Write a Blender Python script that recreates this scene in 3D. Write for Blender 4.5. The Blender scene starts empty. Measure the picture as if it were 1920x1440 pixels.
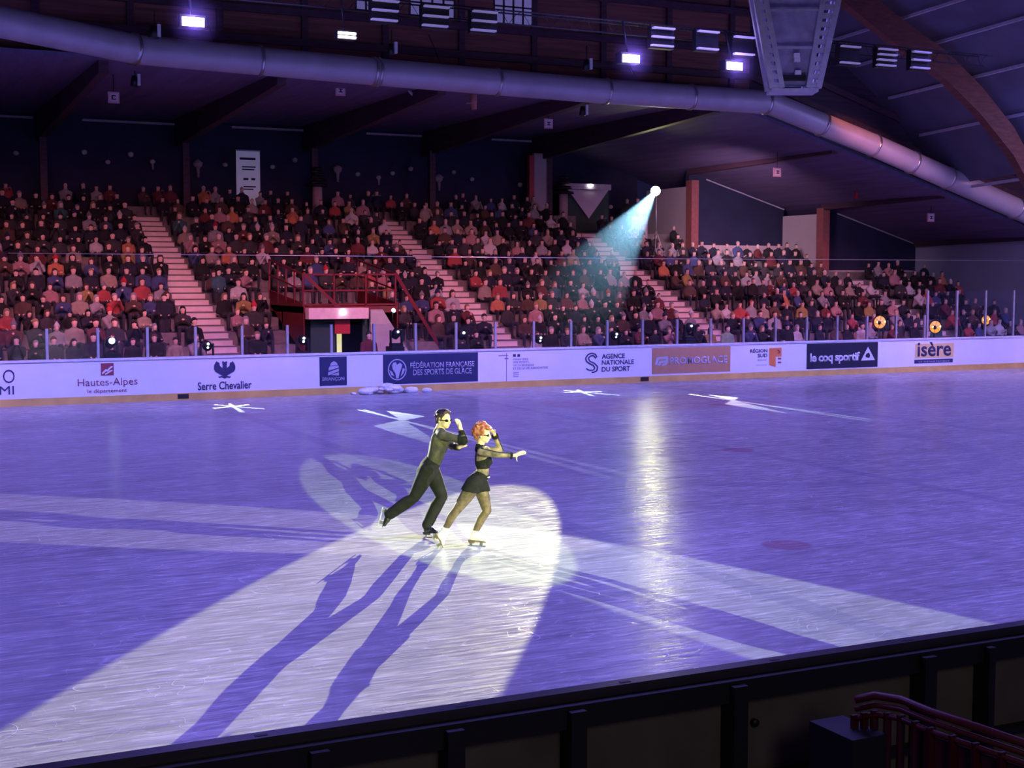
import bpy, bmesh, math, random
import numpy as np
from mathutils import Vector, Matrix, noise
random.seed(7)
SC = bpy.context.scene
COL = SC.collection
PI = math.pi
R = math.radians

# ------------------------------------------------------------------ camera
# world: X along the far boards (to the right), Y across the rink (away), Z up, ice at z = 0
CAM_F = 2600.0; CAM_H = 3.31
pitch = math.atan(200 / CAM_F)
azx = math.atan(5360 * math.cos(pitch) / CAM_F)
fh = Vector((math.cos(azx), math.sin(azx), 0))
RGT = Vector((math.sin(azx), -math.cos(azx), 0))
FWD = (fh * math.cos(pitch) + Vector((0, 0, -math.sin(pitch)))).normalized()
UPV = RGT.cross(FWD)
cam = bpy.data.cameras.new('camera'); camo = bpy.data.objects.new('camera', cam); COL.objects.link(camo)
cam.sensor_width = 36; cam.lens = 36 * CAM_F / 1920; cam.clip_end = 400
m = Matrix((RGT, UPV, -FWD)).transposed().to_4x4(); m.translation = (0, 0, CAM_H); camo.matrix_world = m
SC.camera = camo

# ------------------------------------------------------------------ world, exposure, light
SC.view_settings.view_transform = 'Standard'; SC.view_settings.look = 'None'
SC.view_settings.exposure = 0.0; SC.view_settings.gamma = 1.0; SC.view_settings.use_curve_mapping = False
SC.cycles.use_denoising = True
SC.cycles.max_bounces = 5; SC.cycles.diffuse_bounces = 2; SC.cycles.glossy_bounces = 3
SC.cycles.transparent_max_bounces = 12; SC.cycles.volume_bounces = 0; SC.cycles.transmission_bounces = 3
SC.cycles.sample_clamp_indirect = 3.0; SC.cycles.volume_max_steps = 64
w = bpy.data.worlds.new('hall_air'); SC.world = w; w.use_nodes = True
bg = w.node_tree.nodes['Background']; bg.inputs[0].default_value = (0.25, 0.20, 0.85, 1); bg.inputs[1].default_value = 0.034

def aim(o, tgt):
    d = (Vector(tgt) - o.location).normalized(); o.rotation_euler = d.to_track_quat('-Z', 'Y').to_euler()
def spot(name, loc, tgt, P, col, half, blend=0.03, rad=0.05):
    l = bpy.data.lights.new(name, 'SPOT'); l.energy = P; l.color = col; l.spot_size = 2 * R(half); l.spot_blend = blend
    l.shadow_soft_size = rad
    o = bpy.data.objects.new(name, l); COL.objects.link(o); o.location = loc; aim(o, tgt); return o
def area(name, loc, tgt, P, col, sx, sy, spread=180):
    l = bpy.data.lights.new(name, 'AREA'); l.shape = 'RECTANGLE'; l.size = sx; l.size_y = sy; l.energy = P; l.color = col
    l.spread = R(spread)
    o = bpy.data.objects.new(name, l); COL.objects.link(o); o.location = loc; aim(o, tgt); return o

FOL = (1.0, 0.96, 0.50)
spot('followspot_light', (31.03, 50.0, 6.94), (4.30, 12.27, 0), 385000, (1.0, 1.0, .58), 2.08, 0.04, 0.05)
spot('followspot_light', (4.0, -7.0, 6.0), (7.37, 17.65, 0), 50000, (0.80, 1.0, 0.33), 2.96, 0.03, 0.04)
spot('followspot_light', (25.0, 0.0, 6.0), (3.65, 18.84, 0), 38000, (1.0, 0.86, 0.8), 3.27, 0.05, 0.06)
spot('followspot_light', (3.0, 45.0, 5.5), (8.48, 9.58, 0), 125000, (.92, 1, 0.75), 2.25, 0.05, 0.05)
# violet LED washes of the rig over the ice
WASH = (0.25, 0.195, 1.0)
for (x, y) in ((-4, 14), (-4, 29), (8, 14), (8, 29), (20, 14), (20, 29), (32, 14), (32, 29), (41, 21)):
    area('wash_or_fill_light', (x, y, 11.5), (x, y, 0), 690, WASH, 5, 5, 150)
for x in (3, 16, 29, 40):
    area('wash_or_fill_light', (x, 27, 9.6), (x, 37.6, .2), 205, (0.30, 0.26, 1.0), 12, .4, 34)  # added strip lights, put in to brighten the far boards
# red and pink washes on the grandstand
for (x, P) in ((2, 1000), (9, 1200), (17, 1150), (25, 800), (33, 800)):
    spot('stand_wash_light', (x, 33, 9.3), (x + 1.5, 46, 0.6), P * 4.4, (1.0, 0.30, 0.38), 33, 1.0, 0.4)
area('stand_wash_light', (43, 30, 8), (38, 47, 3), 260, (0.9, 0.35, 0.55), 2, 2)
# blue violet wash from the rig onto duct, soffit and woodwork
for x in (2, 12, 22, 32):
    area('wash_or_fill_light', (x, 30, 5.0), (x + 1, 42, 10.5), 22 if x < 15 else 30, (0.48, 0.40, 1.0), 5, 1)
area('wash_or_fill_light', (26, 20, 5.0), (36, 36, 11), 45, (0.6, 0.45, 1.0), 3, 3)
spot('wash_or_fill_light', (30.5, 37.2, 10.9), (33.3, 40.3, 8.75), 700, (1.0, 0.22, 0.08), 14, 0.8, 0.1)
area('wash_or_fill_light', (38, 30, 7.5), (44, 44, 3.5), 380, (0.5, 0.42, 1.0), 3, 2)  # added fill with no fixture, brightens the end wall
area('wash_or_fill_light', (30, 43.5, 7.0), (36, 51, 5.0), 110, (1.0, 0.6, 0.85), 2, 1, 75)  # invented hidden lamp under the roof, brightens the pale partition walls
spot('wash_or_fill_light', (33, 20, 6.0), (37.6, 36.5, 9.5), 3000, (0.06, 0.14, 1.0), 4.5, 0.5, 0.1)

# ------------------------------------------------------------------ helpers
def tag(o, label=None, cat=None, group=None, kind=None):
    if label: o['label'] = label
    if cat: o['category'] = cat
    if group: o['group'] = group
    if kind: o['kind'] = kind
    return o
def empty(name, loc=(0, 0, 0), rz=0.0, label=None, cat=None, group=None):
    o = bpy.data.objects.new(name, None); COL.objects.link(o); o.location = loc; o.rotation_euler = (0, 0, rz)
    o.empty_display_size = 0.2
    return tag(o, label, cat, group)
def V(*a): return Vector(a)

class MB:
    def __init__(s): s.v = []; s.f = []; s.mi = []; s.sm = []
    def add(s, vs, fs, mi=0, smooth=False):
        n = len(s.v); s.v.extend([tuple(p) for p in vs])
        for f in fs: s.f.append([i + n for i in f]); s.mi.append(mi); s.sm.append(smooth)
        return s
    def box(s, a, b, mi=0):
        x0, y0, z0 = a; x1, y1, z1 = b
        return s.add([(x0, y0, z0), (x1, y0, z0), (x1, y1, z0), (x0, y1, z0), (x0, y0, z1), (x1, y0, z1), (x1, y1, z1), (x0, y1, z1)],
                     [(0, 3, 2, 1), (4, 5, 6, 7), (0, 1, 5, 4), (1, 2, 6, 5), (2, 3, 7, 6), (3, 0, 4, 7)], mi)
    def hexa(s, bot, top, mi=0):
        return s.add(list(bot) + list(top), [(0, 3, 2, 1), (4, 5, 6, 7), (0, 1, 5, 4), (1, 2, 6, 5), (2, 3, 7, 6), (3, 0, 4, 7)], mi)
    def bar(s, p0, p1, wd, ht, mi=0, up=(0, 0, 1)):
        p0 = Vector(p0); p1 = Vector(p1); a = (p1 - p0).normalized(); u = Vector(up)
        if abs(a.dot(u)) > .99: u = Vector((0, 1, 0))
        b = a.cross(u).normalized(); c = b.cross(a)
        q = [(-.5, -.5), (.5, -.5), (.5, .5), (-.5, .5)]
        return s.hexa([p0 + b * wd * i + c * ht * j for i, j in q], [p1 + b * wd * i + c * ht * j for i, j in q], mi)
    def tube(s, pts, rs, n=12, mi=0, cap=True, sq=None):
        pts = [Vector(p) for p in pts]
        if not hasattr(rs, '__len__'): rs = [rs] * len(pts)
        vs = []; fs = []; ref = None
        for i, p in enumerate(pts):
            a = (pts[min(i + 1, len(pts) - 1)] - pts[max(i - 1, 0)])
            if a.length < 1e-9: a = Vector((0, 0, 1))
            a.normalize()
            if ref is None: ref = Vector((0, 0, 1)) if abs(a.z) < .95 else Vector((0, 1, 0))
            b = a.cross(ref).normalized(); c = b.cross(a).normalized()
            k = sq or (1, 1)
            for j in range(n):
                t = 2 * PI * j / n; vs.append(p + b * math.cos(t) * rs[i] * k[0] + c * math.sin(t) * rs[i] * k[1])
        for i in range(len(pts) - 1):
            for j in range(n):
                fs.append((i * n + j, i * n + (j + 1) % n, (i + 1) * n + (j + 1) % n, (i + 1) * n + j))
        if cap: fs.append(list(range(n))[::-1]); fs.append([(len(pts) - 1) * n + j for j in range(n)])
        return s.add(vs, fs, mi, True)
    def ball(s, c, r, n=12, mi=0):
        if not hasattr(r, '__len__'): r = (r, r, r)
        vs = []; fs = []; k = n // 2
        for i in range(k + 1):
            for j in range(n):
                a = PI * i / k; t = 2 * PI * j / n
                vs.append((c[0] + r[0] * math.sin(a) * math.cos(t), c[1] + r[1] * math.sin(a) * math.sin(t), c[2] + r[2] * math.cos(a)))
        for i in range(k):
            for j in range(n): fs.append((i * n + j, (i + 1) * n + j, (i + 1) * n + (j + 1) % n, i * n + (j + 1) % n))
        return s.add(vs, fs, mi, True)
    def prism(s, poly, to3, t0, t1, mi=0):
        """poly: 2D outline, to3(u,v,t) -> 3D"""
        n = len(poly); vs = [to3(u, v, t0) for u, v in poly] + [to3(u, v, t1) for u, v in poly]
        fs = [list(range(n))[::-1], list(range(n, 2 * n))] + [(i, (i + 1) % n, n + (i + 1) % n, n + i) for i in range(n)]
        return s.add(vs, fs, mi)
    def mesh(s, name, mats):
        me = bpy.data.meshes.new(name); me.from_pydata(s.v, [], s.f)
        if not isinstance(mats, (list, tuple)): mats = [mats]
        for mm in mats: me.materials.append(mm)
        me.polygons.foreach_set('material_index', s.mi); me.polygons.foreach_set('use_smooth', s.sm); me.update(); me.validate()
        return me
    def build(s, name, mats, parent=None, label=None, cat=None, group=None, kind=None, recalc=True):
        me = s.mesh(name, mats)
        if recalc:
            bm = bmesh.new(); bm.from_mesh(me); bmesh.ops.recalc_face_normals(bm, faces=bm.faces); bm.to_mesh(me); bm.free()
        o = bpy.data.objects.new(name, me); COL.objects.link(o); o.parent = parent
        return tag(o, label, cat, group, kind)

# ------------------------------------------------------------------ materials
def N(nt, t, **k):
    n = nt.nodes.new(t)
    for a, b in k.items(): setattr(n, a, b)
    return n
def mat(name, col, rough=0.6, metal=0.0, var=0.12, scale=6.0, bump=0.0, emis=None, es=0.0, alpha=None, stretch=None, spec=None):
    M = bpy.data.materials.new(name); M.use_nodes = True; nt = M.node_tree; p = nt.nodes['Principled BSDF']
    p.inputs['Roughness'].default_value = rough; p.inputs['Metallic'].default_value = metal
    if spec is not None: p.inputs['Specular IOR Level'].default_value = spec
    tc = N(nt, 'ShaderNodeTexCoord'); mp = N(nt, 'ShaderNodeMapping'); nz = N(nt, 'ShaderNodeTexNoise')
    nt.links.new(tc.outputs['Object'], mp.inputs[0]); nt.links.new(mp.outputs[0], nz.inputs['Vector'])
    if stretch: mp.inputs['Scale'].default_value = stretch
    nz.inputs['Scale'].default_value = scale; nz.inputs['Detail'].default_value = 4
    rp = N(nt, 'ShaderNodeValToRGB'); nt.links.new(nz.outputs[0], rp.inputs[0])
    rp.color_ramp.elements[0].position = .3; rp.color_ramp.elements[1].position = .7
    rp.color_ramp.elements[0].color = tuple(c * (1 - var) for c in col) + (1,)
    rp.color_ramp.elements[1].color = tuple(min(1, c * (1 + var)) for c in col) + (1,)
    nt.links.new(rp.outputs[0], p.inputs['Base Color'])
    if bump:
        b = N(nt, 'ShaderNodeBump'); b.inputs['Strength'].default_value = bump; nt.links.new(nz.outputs[0], b.inputs['Height']); nt.links.new(b.outputs[0], p.inputs['Normal'])
    if emis: p.inputs['Emission Color'].default_value = tuple(emis) + (1,); p.inputs['Emission Strength'].default_value = es
    if alpha is not None: p.inputs['Alpha'].default_value = alpha
    return M
def objcol_mat(name, rough=0.8):
    M = bpy.data.materials.new(name); M.use_nodes = True; nt = M.node_tree; p = nt.nodes['Principled BSDF']; p.inputs['Roughness'].default_value = rough
    oi = N(nt, 'ShaderNodeObjectInfo'); tc = N(nt, 'ShaderNodeTexCoord'); nz = N(nt, 'ShaderNodeTexNoise'); nz.inputs['Scale'].default_value = 9
    nt.links.new(tc.outputs['Object'], nz.inputs['Vector'])
    mx = N(nt, 'ShaderNodeMix', data_type='RGBA', blend_type='MULTIPLY'); mx.inputs[0].default_value = .5
    nt.links.new(oi.outputs['Color'], mx.inputs[6]); nt.links.new(nz.outputs[0], mx.inputs[7]); nt.links.new(mx.outputs[2], p.inputs['Base Color'])
    return M
def attr_mat(name):
    M = bpy.data.materials.new(name); M.use_nodes = True; nt = M.node_tree; p = nt.nodes['Principled BSDF']; p.inputs['Roughness'].default_value = .8
    a = N(nt, 'ShaderNodeAttribute'); a.attribute_name = 'Col'; nt.links.new(a.outputs['Color'], p.inputs['Base Color']); return M

BLACK = mat('black_paint', (.012, .012, .014), .5)
DARKMETAL = mat('dark_metal', (.03, .03, .035), .4, .6)
STEEL = mat('brushed_steel', (.62, .62, .66), .3, .9)
ALU = mat('aluminium', (.55, .55, .6), .45, .7)
WHITEP = mat('white_board_plastic', (.80, .80, .82), .35, var=.03, scale=1.5)
KICK = mat('yellow_kick_strip', (.66, .42, .12), .5, var=.15, scale=2)
CONC = mat('concrete', (.42, .40, .40), .85, var=.12, scale=3, bump=.05)
CONCD = mat('dark_concrete', (.16, .15, .16), .9, var=.2, scale=2)
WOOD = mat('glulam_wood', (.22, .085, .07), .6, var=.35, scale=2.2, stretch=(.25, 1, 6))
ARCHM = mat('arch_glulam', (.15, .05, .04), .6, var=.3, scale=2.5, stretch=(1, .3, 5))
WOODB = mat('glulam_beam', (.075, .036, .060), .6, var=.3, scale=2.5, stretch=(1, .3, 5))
SOFF = mat('soffit_panel', (.17, .135, .27), .75, var=.2, scale=1.2, stretch=(3, .3, 1))
ROOFD = mat('roof_deck', (.10, .095, .15), .7, var=.15, scale=1)
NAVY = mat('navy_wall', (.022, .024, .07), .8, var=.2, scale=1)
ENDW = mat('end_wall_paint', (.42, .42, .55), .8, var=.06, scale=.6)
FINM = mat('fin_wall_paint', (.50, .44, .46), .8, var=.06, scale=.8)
DUCTM = mat('galvanised_duct', (.50, .48, .56), .45, .2, var=.1, scale=1.5)
REDP = mat('red_paint', (.45, .03, .04), .5)
REDD = mat('dark_red_rail', (.06, .004, .008), .45)
BROWNP = mat('brown_advert_panel', (.46, .25, .13), .5, var=.05)
NAVYP = mat('navy_advert_panel', (.022, .028, .10), .5, var=.08)
BLKP = mat('black_advert_panel', (.012, .014, .035), .5, var=.08)
TANP = mat('tan_advert_panel', (.75, .55, .24), .5, var=.05)
INK = mat('navy_ink', (.03, .03, .11), .6, var=.02)
GREYINK = mat('grey_ink', (.22, .2, .34), .6, var=.02)
REDINK = mat('dark_red_ink', (.26, .04, .07), .6, var=.05)
WINK = mat('white_ink', (.72, .72, .76), .5, var=.02)
ORINK = mat('orange_ink', (.70, .20, .06), .5, var=.05)
LILAC = mat('pale_ink', (.45, .45, .55), .5, var=.02)
SKIN_J = mat('crowd_skin', (.80, .52, .44), .6, var=.08)
JACK = objcol_mat('crowd_jacket'); TROU = mat('crowd_trousers', (.03, .03, .045), .85, var=.3); HAIRM = objcol_mat('crowd_hair')
GREEN = mat('dark_green_paint', (.02, .06, .045), .6)
RUBBER = mat('black_rubber', (.015, .015, .018), .8)
def emit(name, col, s): return mat(name, (.2, .2, .2), .5, emis=col, es=s, var=.01)
E_LENS = emit('lit_lens', (1, 1, .45), 430)
E_SMALL = emit('lit_small_lens', (.75, .95, 1), 7)
E_WASH = emit('lit_violet_led', (.55, .42, 1), 16)
E_WHITE = emit('lit_white_tube', (.95, .92, 1), 6)
E_AMBER = emit('lit_amber', (1, .40, .03), 1.15)
E_AMB2 = emit('lit_amber_core', (1, .65, .2), 6)
E_DOOR = emit('lit_doorway', (.9, .85, .35), 1.0)
E_SLAT = mat('glowing_louvre', (.75, .72, .8), .3, var=.02, emis=(.6, .5, .8), es=.12)  # weak emission imitates light caught by louvres that are switched off

def glass_mat(name, tint, a):
    M = bpy.data.materials.new(name); M.use_nodes = True; nt = M.node_tree; nt.nodes.clear()
    o = N(nt, 'ShaderNodeOutputMaterial'); t = N(nt, 'ShaderNodeBsdfTransparent'); g = N(nt, 'ShaderNodeBsdfGlossy'); mx = N(nt, 'ShaderNodeMixShader')
    t.inputs[0].default_value = tint + (1,); g.inputs[0].default_value = (.8, .8, .9, 1); g.inputs['Roughness'].default_value = .12
    nz = N(nt, 'ShaderNodeTexNoise'); nz.inputs['Scale'].default_value = 1.5
    mr = N(nt, 'ShaderNodeMapRange'); mr.inputs['To Min'].default_value = a * .7; mr.inputs['To Max'].default_value = a * 1.3
    nt.links.new(nz.outputs[0], mr.inputs[0]); nt.links.new(mr.outputs[0], mx.inputs[0]); nt.links.new(t.outputs[0], mx.inputs[1]); nt.links.new(g.outputs[0], mx.inputs[2]); nt.links.new(mx.outputs[0], o.inputs[0])
    return M
GLASS = glass_mat('shield_glass', (.93, .93, .97), .035)

def sheer_mat(name, col, cover):
    M = bpy.data.materials.new(name); M.use_nodes = True; nt = M.node_tree; p = nt.nodes['Principled BSDF']
    p.inputs['Base Color'].default_value = col + (1,); p.inputs['Roughness'].default_value = .7
    tc = N(nt, 'ShaderNodeTexCoord'); nz = N(nt, 'ShaderNodeTexNoise'); nz.inputs['Scale'].default_value = 14; nz.inputs['Detail'].default_value = 5
    nt.links.new(tc.outputs['Object'], nz.inputs['Vector'])
    mr = N(nt, 'ShaderNodeMapRange'); mr.inputs['From Min'].default_value = .3; mr.inputs['From Max'].default_value = .7
    mr.inputs['To Min'].default_value = cover - .12; mr.inputs['To Max'].default_value = cover + .12
    nt.links.new(nz.outputs[0], mr.inputs[0]); nt.links.new(mr.outputs[0], p.inputs['Alpha'])
    return M

def haze_mat(name, col, dens, g=0.3, fade=None):
    M = bpy.data.materials.new(name); M.use_nodes = True; nt = M.node_tree; nt.nodes.clear()
    o = N(nt, 'ShaderNodeOutputMaterial'); v = N(nt, 'ShaderNodeVolumeScatter'); v.inputs['Color'].default_value = col + (1,)
    v.inputs['Density'].default_value = dens; v.inputs['Anisotropy'].default_value = g; nt.links.new(v.outputs[0], o.inputs['Volume'])
    if fade:
        gm = N(nt, 'ShaderNodeNewGeometry'); ds = N(nt, 'ShaderNodeVectorMath', operation='DISTANCE'); nt.links.new(gm.outputs['Position'], ds.inputs[0]); ds.inputs[1].default_value = fade[0]
        mr = N(nt, 'ShaderNodeMapRange'); nt.links.new(ds.outputs['Value'], mr.inputs[0]); mr.inputs['From Min'].default_value = 0; mr.inputs['From Max'].default_value = fade[1]; mr.inputs['To Min'].default_value = 1; mr.inputs['To Max'].default_value = 0
        pw = N(nt, 'ShaderNodeMath', operation='POWER'); nt.links.new(mr.outputs[0], pw.inputs[0]); pw.inputs[1].default_value = fade[2]
        ml = N(nt, 'ShaderNodeMath', operation='MULTIPLY'); nt.links.new(pw.outputs[0], ml.inputs[0]); ml.inputs[1].default_value = dens; nt.links.new(ml.outputs[0], v.inputs['Density'])
    return M

# ------------------------------------------------------------------ ice
YF = 37.47; YN = 6.27; X0 = -14.5; X1 = 43.4
def ice_material():
    M = bpy.data.materials.new('rink_ice'); M.use_nodes = True; nt = M.node_tree; p = nt.nodes['Principled BSDF']; L = nt.links.new
    tc = N(nt, 'ShaderNodeTexCoord'); sp = N(nt, 'ShaderNodeSeparateXYZ'); L(tc.outputs['Object'], sp.inputs[0])
    def math_(op, a, b=None, c=None):
        n = N(nt, 'ShaderNodeMath', operation=op)
        for i, v in enumerate((a, b, c)):
            if v is None: continue
            if isinstance(v, (int, float)): n.inputs[i].default_value = v
            else: L(v, n.inputs[i])
        return n.outputs[0]
    X, Y = sp.outputs[0], sp.outputs[1]
    def band(v, c, h, soft=.03):
        d = math_('ABSOLUTE', math_('SUBTRACT', v, c)); mr = N(nt, 'ShaderNodeMapRange'); L(d, mr.inputs[0])
        mr.inputs['From Min'].default_value = h; mr.inputs['From Max'].default_value = h + soft; mr.inputs['To Min'].default_value = 1; mr.inputs['To Max'].default_value = 0
        return mr.outputs[0]
    def rad(cx, cy):
        return math_('SQRT', math_('ADD', math_('POWER', math_('SUBTRACT', X, cx), 2), math_('POWER', math_('SUBTRACT', Y, cy), 2)))
    mask = math_('MAXIMUM', band(X, 8.7, .15), band(X, 22.4, .15))
    mask = math_('MAXIMUM', mask, band(X, 15.5, .13))
    mask = math_('MAXIMUM', mask, math_('MULTIPLY', band(rad(15.5, 21.9), 4.5, .10, .25), .8))
    mask = math_('MAXIMUM', mask, math_('MULTIPLY', band(rad(-2.7, 13.3), 4.5, .06, .08), .5))
    dots = None
    for c in ((10.5, 13.8), (20.6, 13.8), (10.5, 30.0), (20.6, 30.0), (15.5, 21.9)):
        b = band(rad(*c), 0, .28, .06); dots = b if dots is None else math_('MAXIMUM', dots, b)
    # painted crest faintly visible under the far ice
    crest = math_('MULTIPLY', band(X, 19.3, 2.6, .3), band(Y, 31.0, 1.7, .3))
    # resurfacer bands: broad cloudy patches
    def nz(scale, detail, sx, sy, dist=0., rot=0.):
        mp = N(nt, 'ShaderNodeMapping'); L(tc.outputs['Object'], mp.inputs[0]); mp.inputs['Scale'].default_value = (sx, sy, 1); mp.inputs['Rotation'].default_value = (0, 0, rot)
        n = N(nt, 'ShaderNodeTexNoise'); L(mp.outputs[0], n.inputs['Vector']); n.inputs['Scale'].default_value = scale; n.inputs['Detail'].default_value = detail; n.inputs['Distortion'].default_value = dist
        return n.outputs[0]
    cloud = nz(.55, 5, .35, 1.6, .6, R(-4))
    streak = nz(2.2, 8, .22, 2.6, 1.0, R(-6))
    streak2 = nz(7, 6, .3, 2.5, .6, R(5))
    def ridge(n, wd, gain):
        d = math_('ABSOLUTE', math_('SUBTRACT', n, .5)); mr = N(nt, 'ShaderNodeMapRange'); L(d, mr.inputs[0]); mr.inputs['From Min'].default_value = 0; mr.inputs['From Max'].default_value = wd
        mr.inputs['To Min'].default_value = gain; mr.inputs['To Max'].default_value = 0; return mr.outputs[0]
    def mr_(v, a, b, c, d):
        n = N(nt, 'ShaderNodeMapRange'); L(v, n.inputs[0]); n.inputs['From Min'].default_value = a; n.inputs['From Max'].default_value = b; n.inputs['To Min'].default_value = c; n.inputs['To Max'].default_value = d; return n.outputs[0]
    scr = math_('ADD', math_('ADD', ridge(nz(.9, 1, .8, 1.2, 1.5), .006, .30), ridge(nz(1.9, 1, .7, 1.3, 1.2, R(40)), .006, .22)), ridge(nz(3.1, 2, .5, 1.5, .8, R(-20)), .010, .20))
    gate = N(nt, 'ShaderNodeMapRange'); L(nz(1.1, 3, 1, 1, 0), gate.inputs[0]); gate.inputs['From Min'].default_value = .42; gate.inputs['From Max'].default_value = .62
    scr = math_('ADD', math_('MULTIPLY', scr, gate.outputs[0]), mr_(nz(9, 9, .35, 1.8, .4), .52, .72, 0, .30))
    # fresh snow thrown up by skates, dense close to the near boards
    val = math_('ADD', mr_(cloud, .3, .7, .47, .60), mr_(streak, .35, .65, -.05, .07))
    val = math_('ADD', val, mr_(streak2, .35, .65, -.05, .07)); val = math_('ADD', val, scr)
    val = math_('MINIMUM', val, .95)
    cb = N(nt, 'ShaderNodeCombineColor'); L(math_('MULTIPLY', val, .97), cb.inputs[0]); L(math_('MULTIPLY', val, .98), cb.inputs[1]); L(val, cb.inputs[2])
    def mix(a, colr, f, k):
        mx = N(nt, 'ShaderNodeMix', data_type='RGBA'); L(math_('MULTIPLY', f, k), mx.inputs[0]); L(a, mx.inputs[6]); mx.inputs[7].default_value = colr + (1,); return mx.outputs[2]
    c = mix(cb.outputs[0], (.28, .30, .45), mask, .32)
    c = mix(c, (.45, .10, .14), dots, .45); c = mix(c, (.62, .22, .30), crest, .30)
    L(c, p.inputs['Base Color'])
    L(mr_(streak2, .35, .65, .09, .25), p.inputs['Roughness']); p.inputs['Specular IOR Level'].default_value = .45
    bp = N(nt, 'ShaderNodeBump'); bp.inputs['Strength'].default_value = .28; bp.inputs['Distance'].default_value = .02
    L(math_('ADD', math_('ADD', streak2, scr), streak), bp.inputs['Height']); L(bp.outputs[0], p.inputs['Normal'])
    return M
ICE = ice_material()
b = MB(); b.box((X0, YN - .02, -.06), (X1, YF + .02, 0)); b.build('floor', ICE, kind='structure')
b = MB(); b.box((X0, YF + .02, -.2), (X1 + .6, 60, -.02)); b.box((X0, -12, -.2), (X1 + .6, YN - .02, -.02)); b.build('floor', CONCD, kind='structure')

# heap of scraped snow at the foot of the far boards
b = MB()
rs = random.Random(3)
sx, sy = 13.92, 36.95
for i in range(26):
    r_ = rs.uniform(.07, .2); x = sx + rs.gauss(0, .42); h = .16 * math.exp(-((x - sx) / .5) ** 2)
    b.ball((x, sy + rs.uniform(-.12, .28), r_ * .35 + h * rs.random()), (r_ * 1.3, r_, r_ * .6), 8)
b.build('snow_heap', mat('scraped_snow', (.8, .8, .84), .8, bump=.4, scale=20), label='small heap of scraped snow on the ice against the far boards', cat='snow', kind='stuff')

# ------------------------------------------------------------------ far boards with adverts
C0 = Vector((0, 0, CAM_H))
def ray(px, py): return FWD + RGT * ((px - 960) / CAM_F) - UPV * ((py - 720) / CAM_F)
def onY(px, py, Y):
    d = ray(px, py); return C0 + d * (Y / d.y)
def onZ(px, py, z=0.0):
    d = ray(px, py); return C0 + d * ((z - CAM_H) / d.z)
def onX(px, py, X):
    d = ray(px, py); return C0 + d * (X / d.x)
brd = empty('rink_boards', (15, YF, 0), label='long white advert covered rink boards on the far side of the ice', cat='boards')
def bb(name, a, bq, mt, par=brd, label=None):
    o = par.location; b = MB(); b.box((a[0] - o.x, a[1] - o.y, a[2] - o.z), (bq[0] - o.x, bq[1] - o.y, bq[2] - o.z)); return b.build(name, mt, par, label=label)
bb('board_panel', (X0, YF, .19), (X1, YF + .05, 1.12), WHITEP)
bb('kick_strip', (X0, YF - .02, 0), (X1, YF + .05, .19), KICK, label='yellow kick strip')
bb('cap_rail', (X0, YF - .03, 1.12), (X1, YF + .16, 1.18), mat('lilac_cap_rail', (.7, .7, .78), .4))
for x in (9.0 - .9, 16.9, 20.9):
    pass
for px in (343, 1208):
    x = onY(px, 740 if px < 500 else 712, YF).x; bb('drain_gap', (x - .15, YF - .03, .04), (x + .15, YF - .015, .17), BLACK)

def text(s, name, x0, x1, z0, z1, mt, par, dy=-.012, shear=0.0, bold=.0, Y=YF, spacing=1.0):
    cu = bpy.data.curves.new(name, 'FONT'); cu.body = s; cu.size = 1; cu.extrude = 0; cu.offset = bold; cu.shear = shear; cu.space_character = spacing; cu.resolution_u = 3
    t = bpy.data.objects.new(name, cu); COL.objects.link(t)
    me = bpy.data.meshes.new_from_object(t.evaluated_get(bpy.context.evaluated_depsgraph_get())) if False else None
    bpy.context.view_layer.update(); dg = bpy.context.evaluated_depsgraph_get(); me = bpy.data.meshes.new_from_object(t.evaluated_get(dg))
    bpy.data.objects.remove(t)
    co = np.array([v.co[:] for v in me.vertices]); mn = co.min(0); mx = co.max(0)
    o = par.location
    for v in me.vertices:
        u = (v.co.x - mn[0]) / (mx[0] - mn[0]); q = (v.co.y - mn[1]) / (mx[1] - mn[1])
        v.co = (x0 + u * (x1 - x0) - o.x, Y + dy - o.y, z0 + q * (z1 - z0) - o.z)
    bm = bmesh.new(); bm.from_mesh(me)
    r = bmesh.ops.extrude_face_region(bm, geom=bm.faces[:]); bmesh.ops.translate(bm, vec=(0, -.003, 0), verts=[g for g in r['geom'] if isinstance(g, bmesh.types.BMVert)])
    bmesh.ops.recalc_face_normals(bm, faces=bm.faces); bm.to_mesh(me); bm.free()
    me.materials.clear(); me.materials.append(mt); me.name = name
    ob = bpy.data.objects.new(name, me); COL.objects.link(ob); ob.parent = par; return ob
def rect(px0, py0, px1, py1):
    a = onY(px0, py0, YF); c = onY(px1, py1, YF); return a.x, c.x, c.z, a.z
def ptext(s, name, px0, py0, px1, py1, mt, par, **k):
    """px box given at the centre row of the words"""
    xm = (px0 + px1) / 2
    x0 = onY(px0, 690, YF).x; x1 = onY(px1, 690, YF).x; z0 = onY(xm, py1, YF).z; z1 = onY(xm, py0, YF).z
    return text(s, name, x0, x1, z0, z1, mt, par, **k)
def pl(par, name, px0, py0, px1, py1, mt, dy0=-.001, dy1=-.008):
    xm = (px0 + px1) / 2; x0 = onY(px0, 690, YF).x; x1 = onY(px1, 690, YF).x; z0 = onY(xm, py1, YF).z; z1 = onY(xm, py0, YF).z
    o = par.location; b = MB(); b.box((x0 - o.x, YF + dy1 - o.y, z0 - o.z), (x1 - o.x, YF + dy0 - o.y, z1 - o.z)); return b.build(name, mt, par)
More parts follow.
